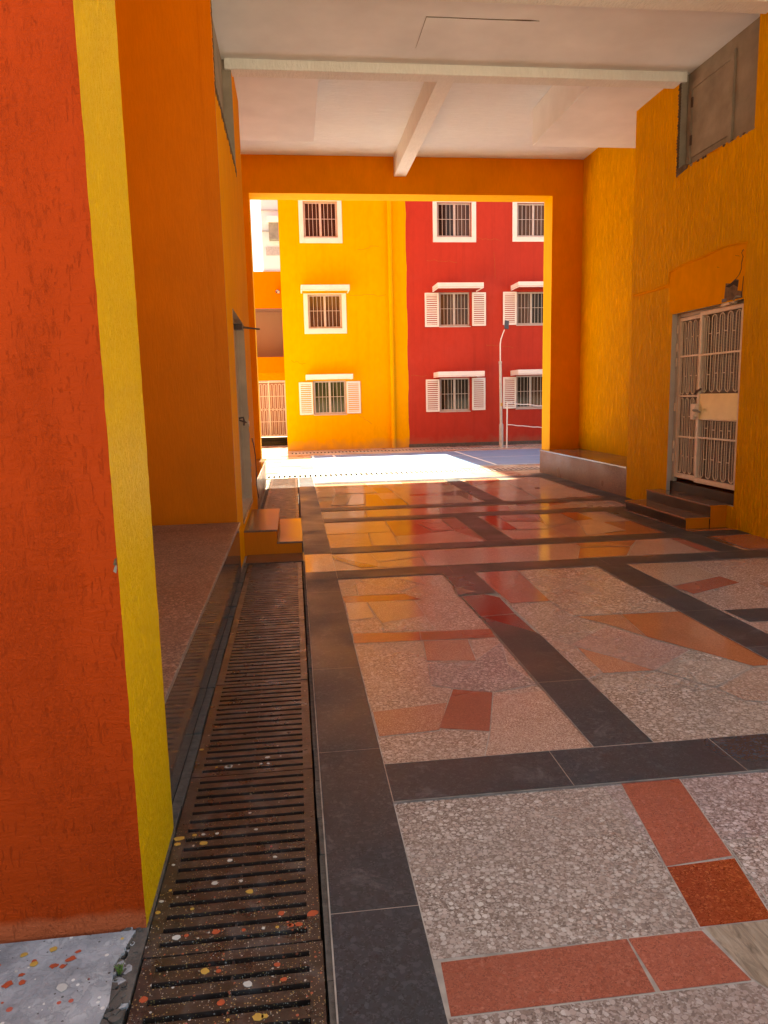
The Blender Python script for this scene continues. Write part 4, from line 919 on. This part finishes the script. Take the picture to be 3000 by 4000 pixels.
for h in RH: wl.face([(h[0], FYD+.14, h[2]), (h[1], FYD+.14, h[2]), (h[1], FYD+.14, h[3]), (h[0], FYD+.14, h[3])], 'void')
hair(wl, wander(5.5, 6.0, 6.2, 5.98, 8)); hair(wl, wander(6.0, 5.6, 6.05, 4.9, 7)); hair(wl, wander(3.5, 2.13, 3.95, 2.10, 6)); hair(wl, wander(4.0, 5.4, 4.9, 5.35, 8)); hair(wl, wander(5.75, 3.0, 6.6, 2.9, 9))
wl.build('wall', rb)
MB().box(3.88, 15, FYD+.02, 31, YR+.002, 36, 'red_facade').build('shade_tower', rb)  # unseen storeys added to shade the right side of the court
MB().box(3.396, 15, FYD-.05, FYD+.01, -0.02, 0.10, 'concrete').build('plinth', rb, 0.006)
for i, h in enumerate(RH):
    if i < 4: window(rb, *h, 'red_facade', gl=(('glass', 'glass'), ('glass', 'glass_brown'), ('glass_brown', 'glass_brown'), ('glass_brown', 'glass'))[i])
    else: window(rb, *h, 'red_facade', surround=((4.195, 5.47, 5.90, 7.12) if i == 4 else (6.555, 7.84, 5.92, 7.12)), gl=(('glass', 'glass_brown') if i == 4 else ('glass_brown', 'glass_brown')), shift=(0.02 if i == 4 else 0.0))
for x0, x1, z0, z1 in ((3.925, 4.335, 1.045, 1.995), (5.325, 5.73, 1.065, 2.015), (6.275, 6.68, 1.09, 2.02), (7.64, 8.05, 1.09, 2.02), (3.925, 4.34, 3.515, 4.48), (5.335, 5.75, 3.53, 4.485), (6.27, 6.68, 3.55, 4.495), (7.64, 8.05, 3.55, 4.495)):
    shutter(rb, x0, x1, z0, z1)
for x0, x1, z0, z1 in ((4.165, 5.525, 2.04, 2.195), (6.51, 7.85, 2.06, 2.21), (4.16, 5.50, 4.505, 4.66), (6.51, 7.85, 4.53, 4.68)): hood(rb, x0, x1, z0, z1, 'red_facade')

# stair block set back on the left, with gate, balcony and camera
ob = empty('apartment_building', (-2, 27, 0), 'orange set-back block with an open balcony above a white grille door', 'building')
BY = 25.2
wl = MB(); wl.wall(FY(BY), -9, -0.212, -0.02, 5.62, 'orange_facade', holes=[(-2.6, -0.24, 2.9, 4.46, 1.1, 'pink_wall'), (-1.75, -0.225, -0.02, 2.39, 0.05, 'orange_wall')])
wl.face([(-2.6, BY+1.1, 2.9), (-0.24, BY+1.1, 2.9), (-0.24, BY+1.1, 4.46), (-2.6, BY+1.1, 4.46)], 'pink_wall')
wl.face([(-9, BY, 5.62), (-0.212, BY, 5.62), (-0.212, 31, 5.62), (-9, 31, 5.62)], 'grout')
wl.build('wall', ob)
MB().box(-1.75, -0.225, BY+.03, BY+.2, 2.135, 2.389, 'orange_wall').build('lintel', ob)
gd = MB()
for x in (-1.72, -0.79, -0.245): gd.box(x-.02, x+.02, BY+.05, BY+.09, 0.29, 2.12, 'white_metal')
for z in (0.31, 2.09): gd.box(-1.74, -0.235, BY+.052, BY+.088, z-.02, z+.02, 'white_metal')
gate2 = gd.build('door', ob); tag(gate2, 'white metal grille door')
lt = MB()
for i in range(12):
    x = -1.68 + 0.125*i; q = 0.038
    for a, b in ((0.33, 1.16), (1.20, 2.02)):
        lt.tube([(x-q, BY+.07, a+.04), (x-q, BY+.07, b-.04)], .010, 'white_metal', 6); lt.tube([(x+q, BY+.07, a+.04), (x+q, BY+.07, b-.04)], .010, 'white_metal', 6)
        lt.tube([(x-q*math.cos(t), BY+.07, b-.04+q*math.sin(t)) for t in [math.pi*k/6 for k in range(7)]], .009, 'white_metal', 6)
        lt.tube([(x-q*math.cos(t), BY+.07, a+.04-q*math.sin(t)) for t in [math.pi*k/6 for k in range(7)]], .009, 'white_metal', 6)
for z in (0.78, 1.18, 1.62): lt.box(-1.72, -0.245, BY+.06, BY+.08, z-.01, z+.01, 'white_metal')
lt.build('lattice', gate2)
MB().box(-1.74, -0.23, BY+.10, BY+.12, 0.28, 2.12, 'pink_wall').build('screen', gate2)
MB().box(-1.9, -0.214, BY-.05, BY+.09, -0.02, 0.26, 'riser').box(-1.9, -0.214, BY-.38, BY-.05, -0.02, 0.13, 'riser').build('step', ob, 0.006)
cc = empty('security_camera', (-0.36, BY-.1, 4.97), 'small dark security camera on the orange wall beside the yellow block', 'security camera')
MB().tube([(-0.36, BY, 5.02), (-0.36, BY-.1, 5.02), (-0.36, BY-.12, 4.97)], 0.022, 'lamp_dark', 8).build('bracket', cc)
MB().tube([(-0.38, BY-.06, 4.98), (-0.33, BY-.30, 4.93)], 0.055, 'lamp_dark', 12).tube([(-0.33, BY-.301, 4.93), (-0.329, BY-.312, 4.928)], 0.040, 'lamp_glass', 12).build('camera_body', cc)
wb = empty('apartment_building', (-1, 48, 0), 'pale building far behind with ledges, seen at the left gap', 'building')
w_ = MB().box(-1.40, 4, 45, 55, -0.02, 16.5, 'white_far')
w_.build('wall', wb)
l_ = MB()
for z in (8.85, 11.05, 12.2, 13.4): l_.box(-1.42, 4, 44.93, 45.0, z, z+.06, 'galv')
l_.build('ledge', wb)
MB().box(-1.06, 1.5, 44.2, 44.98, 11.45, 11.75, 'white_trim').box(-0.98, 1.5, 44.4, 44.99, 10.55, 11.45, 'bare_plaster').build('balcony', wb)
MB().box(-1.2, 0.6, 44.95, 45.02, 9.75, 10.2, 'galv').build('window', wb)

# courtyard cross drains
def crossdrain(x0, x1, y0, y1, name, label):
    b = MB(); b.box(x0, x1, y0, y1, -0.01, 0.004, 'pit'); n = int((x1-x0)/0.10)
    for i in range(n):
        a = x0 + (x1-x0)*i/n; b.box(a+.045, a+(x1-x0)/n, y0+.012, y1-.012, 0.0, 0.009, 'galv')
    b.box(x0, x1, y0-.03, y0+.012, -.01, 0.0095, 'galv'); b.box(x0, x1, y1-.012, y1+.03, -.01, 0.0095, 'galv')
    tag(b.build(name), label, 'drain grate')
crossdrain(-0.75, 6.5, 14.36, 14.80, 'channel_drain', 'long slotted channel drain across the courtyard just outside the passage')
crossdrain(-0.1, 9.0, 20.72, 21.15, 'channel_drain', 'long slotted channel drain at the foot of the yellow and red blocks')

# street lamp and sports net
lp = empty('street_lamp', (5.91, 20.86, 0), 'slim galvanised street lamp before the red wall', 'street lamp')
MB().tube([(5.91, 20.86, 0), (5.91, 20.86, 0.66), (5.905, 20.86, 0.69)], [0.062, 0.060, 0.042], 'galv', 14).tube([(5.905, 20.86, 0.68), (5.878, 20.86, 2.38)], [0.040, 0.036], 'galv', 12).tube([(5.878, 20.86, 2.38), (5.878, 20.86, 2.44)], [0.045, 0.045], 'galv', 12).box(5.88, 5.93, 20.80, 20.84, 1.18, 1.27, 'splash_yellow').build('pole', lp)
MB().tube([(5.878, 20.86, 2.40), (5.876, 20.86, 2.92), (5.895, 20.855, 3.05), (5.945, 20.84, 3.2), (5.985, 20.82, 3.31)], [0.018, 0.018, 0.017, 0.015, 0.014], 'white_metal', 10).build('arm', lp)
tf = Matrix.Translation((6.03, 20.78, 3.43)) @ Matrix.Rotation(math.radians(14), 4, 'Y') @ Matrix.Rotation(math.radians(58), 4, 'X')
MB().box(-0.062, 0.062, -0.14, 0.14, 0.0, 0.035, 'lamp_dark', tf=tf).box(-0.045, 0.045, -0.12, 0.09, -0.012, 0.001, 'lamp_glass', tf=tf).build('lamp_head', lp, 0.006)
nt_ = empty('sports_net', (5.98, 20.52, 0), 'white net post with sagging white tapes at the court edge', 'sports net')
MB().tube([(5.975, 20.52, 0), (5.985, 20.52, 1.285)], 0.020, 'white_metal', 10).build('post', nt_)
MB().tube([(10.5, 20.52, 0), (10.5, 20.52, 1.285)], 0.020, 'white_metal', 10).build('post', nt_)
MB().tube([(5.985 + 4.5*k/30, 20.52, 1.27 - 0.16*math.sin(math.pi*k/30) + 0.012*math.sin(k*1.9)) for k in range(31)], 0.014, 'rope', 7).build('top_tape', nt_)
MB().tube([(5.985 + 4.5*k/30, 20.52, 0.665 - 0.17*math.sin(math.pi*k/30) + 0.006*math.sin(k*2.3)) for k in range(31)], 0.013, 'rope', 7).build('bottom_tape', nt_)
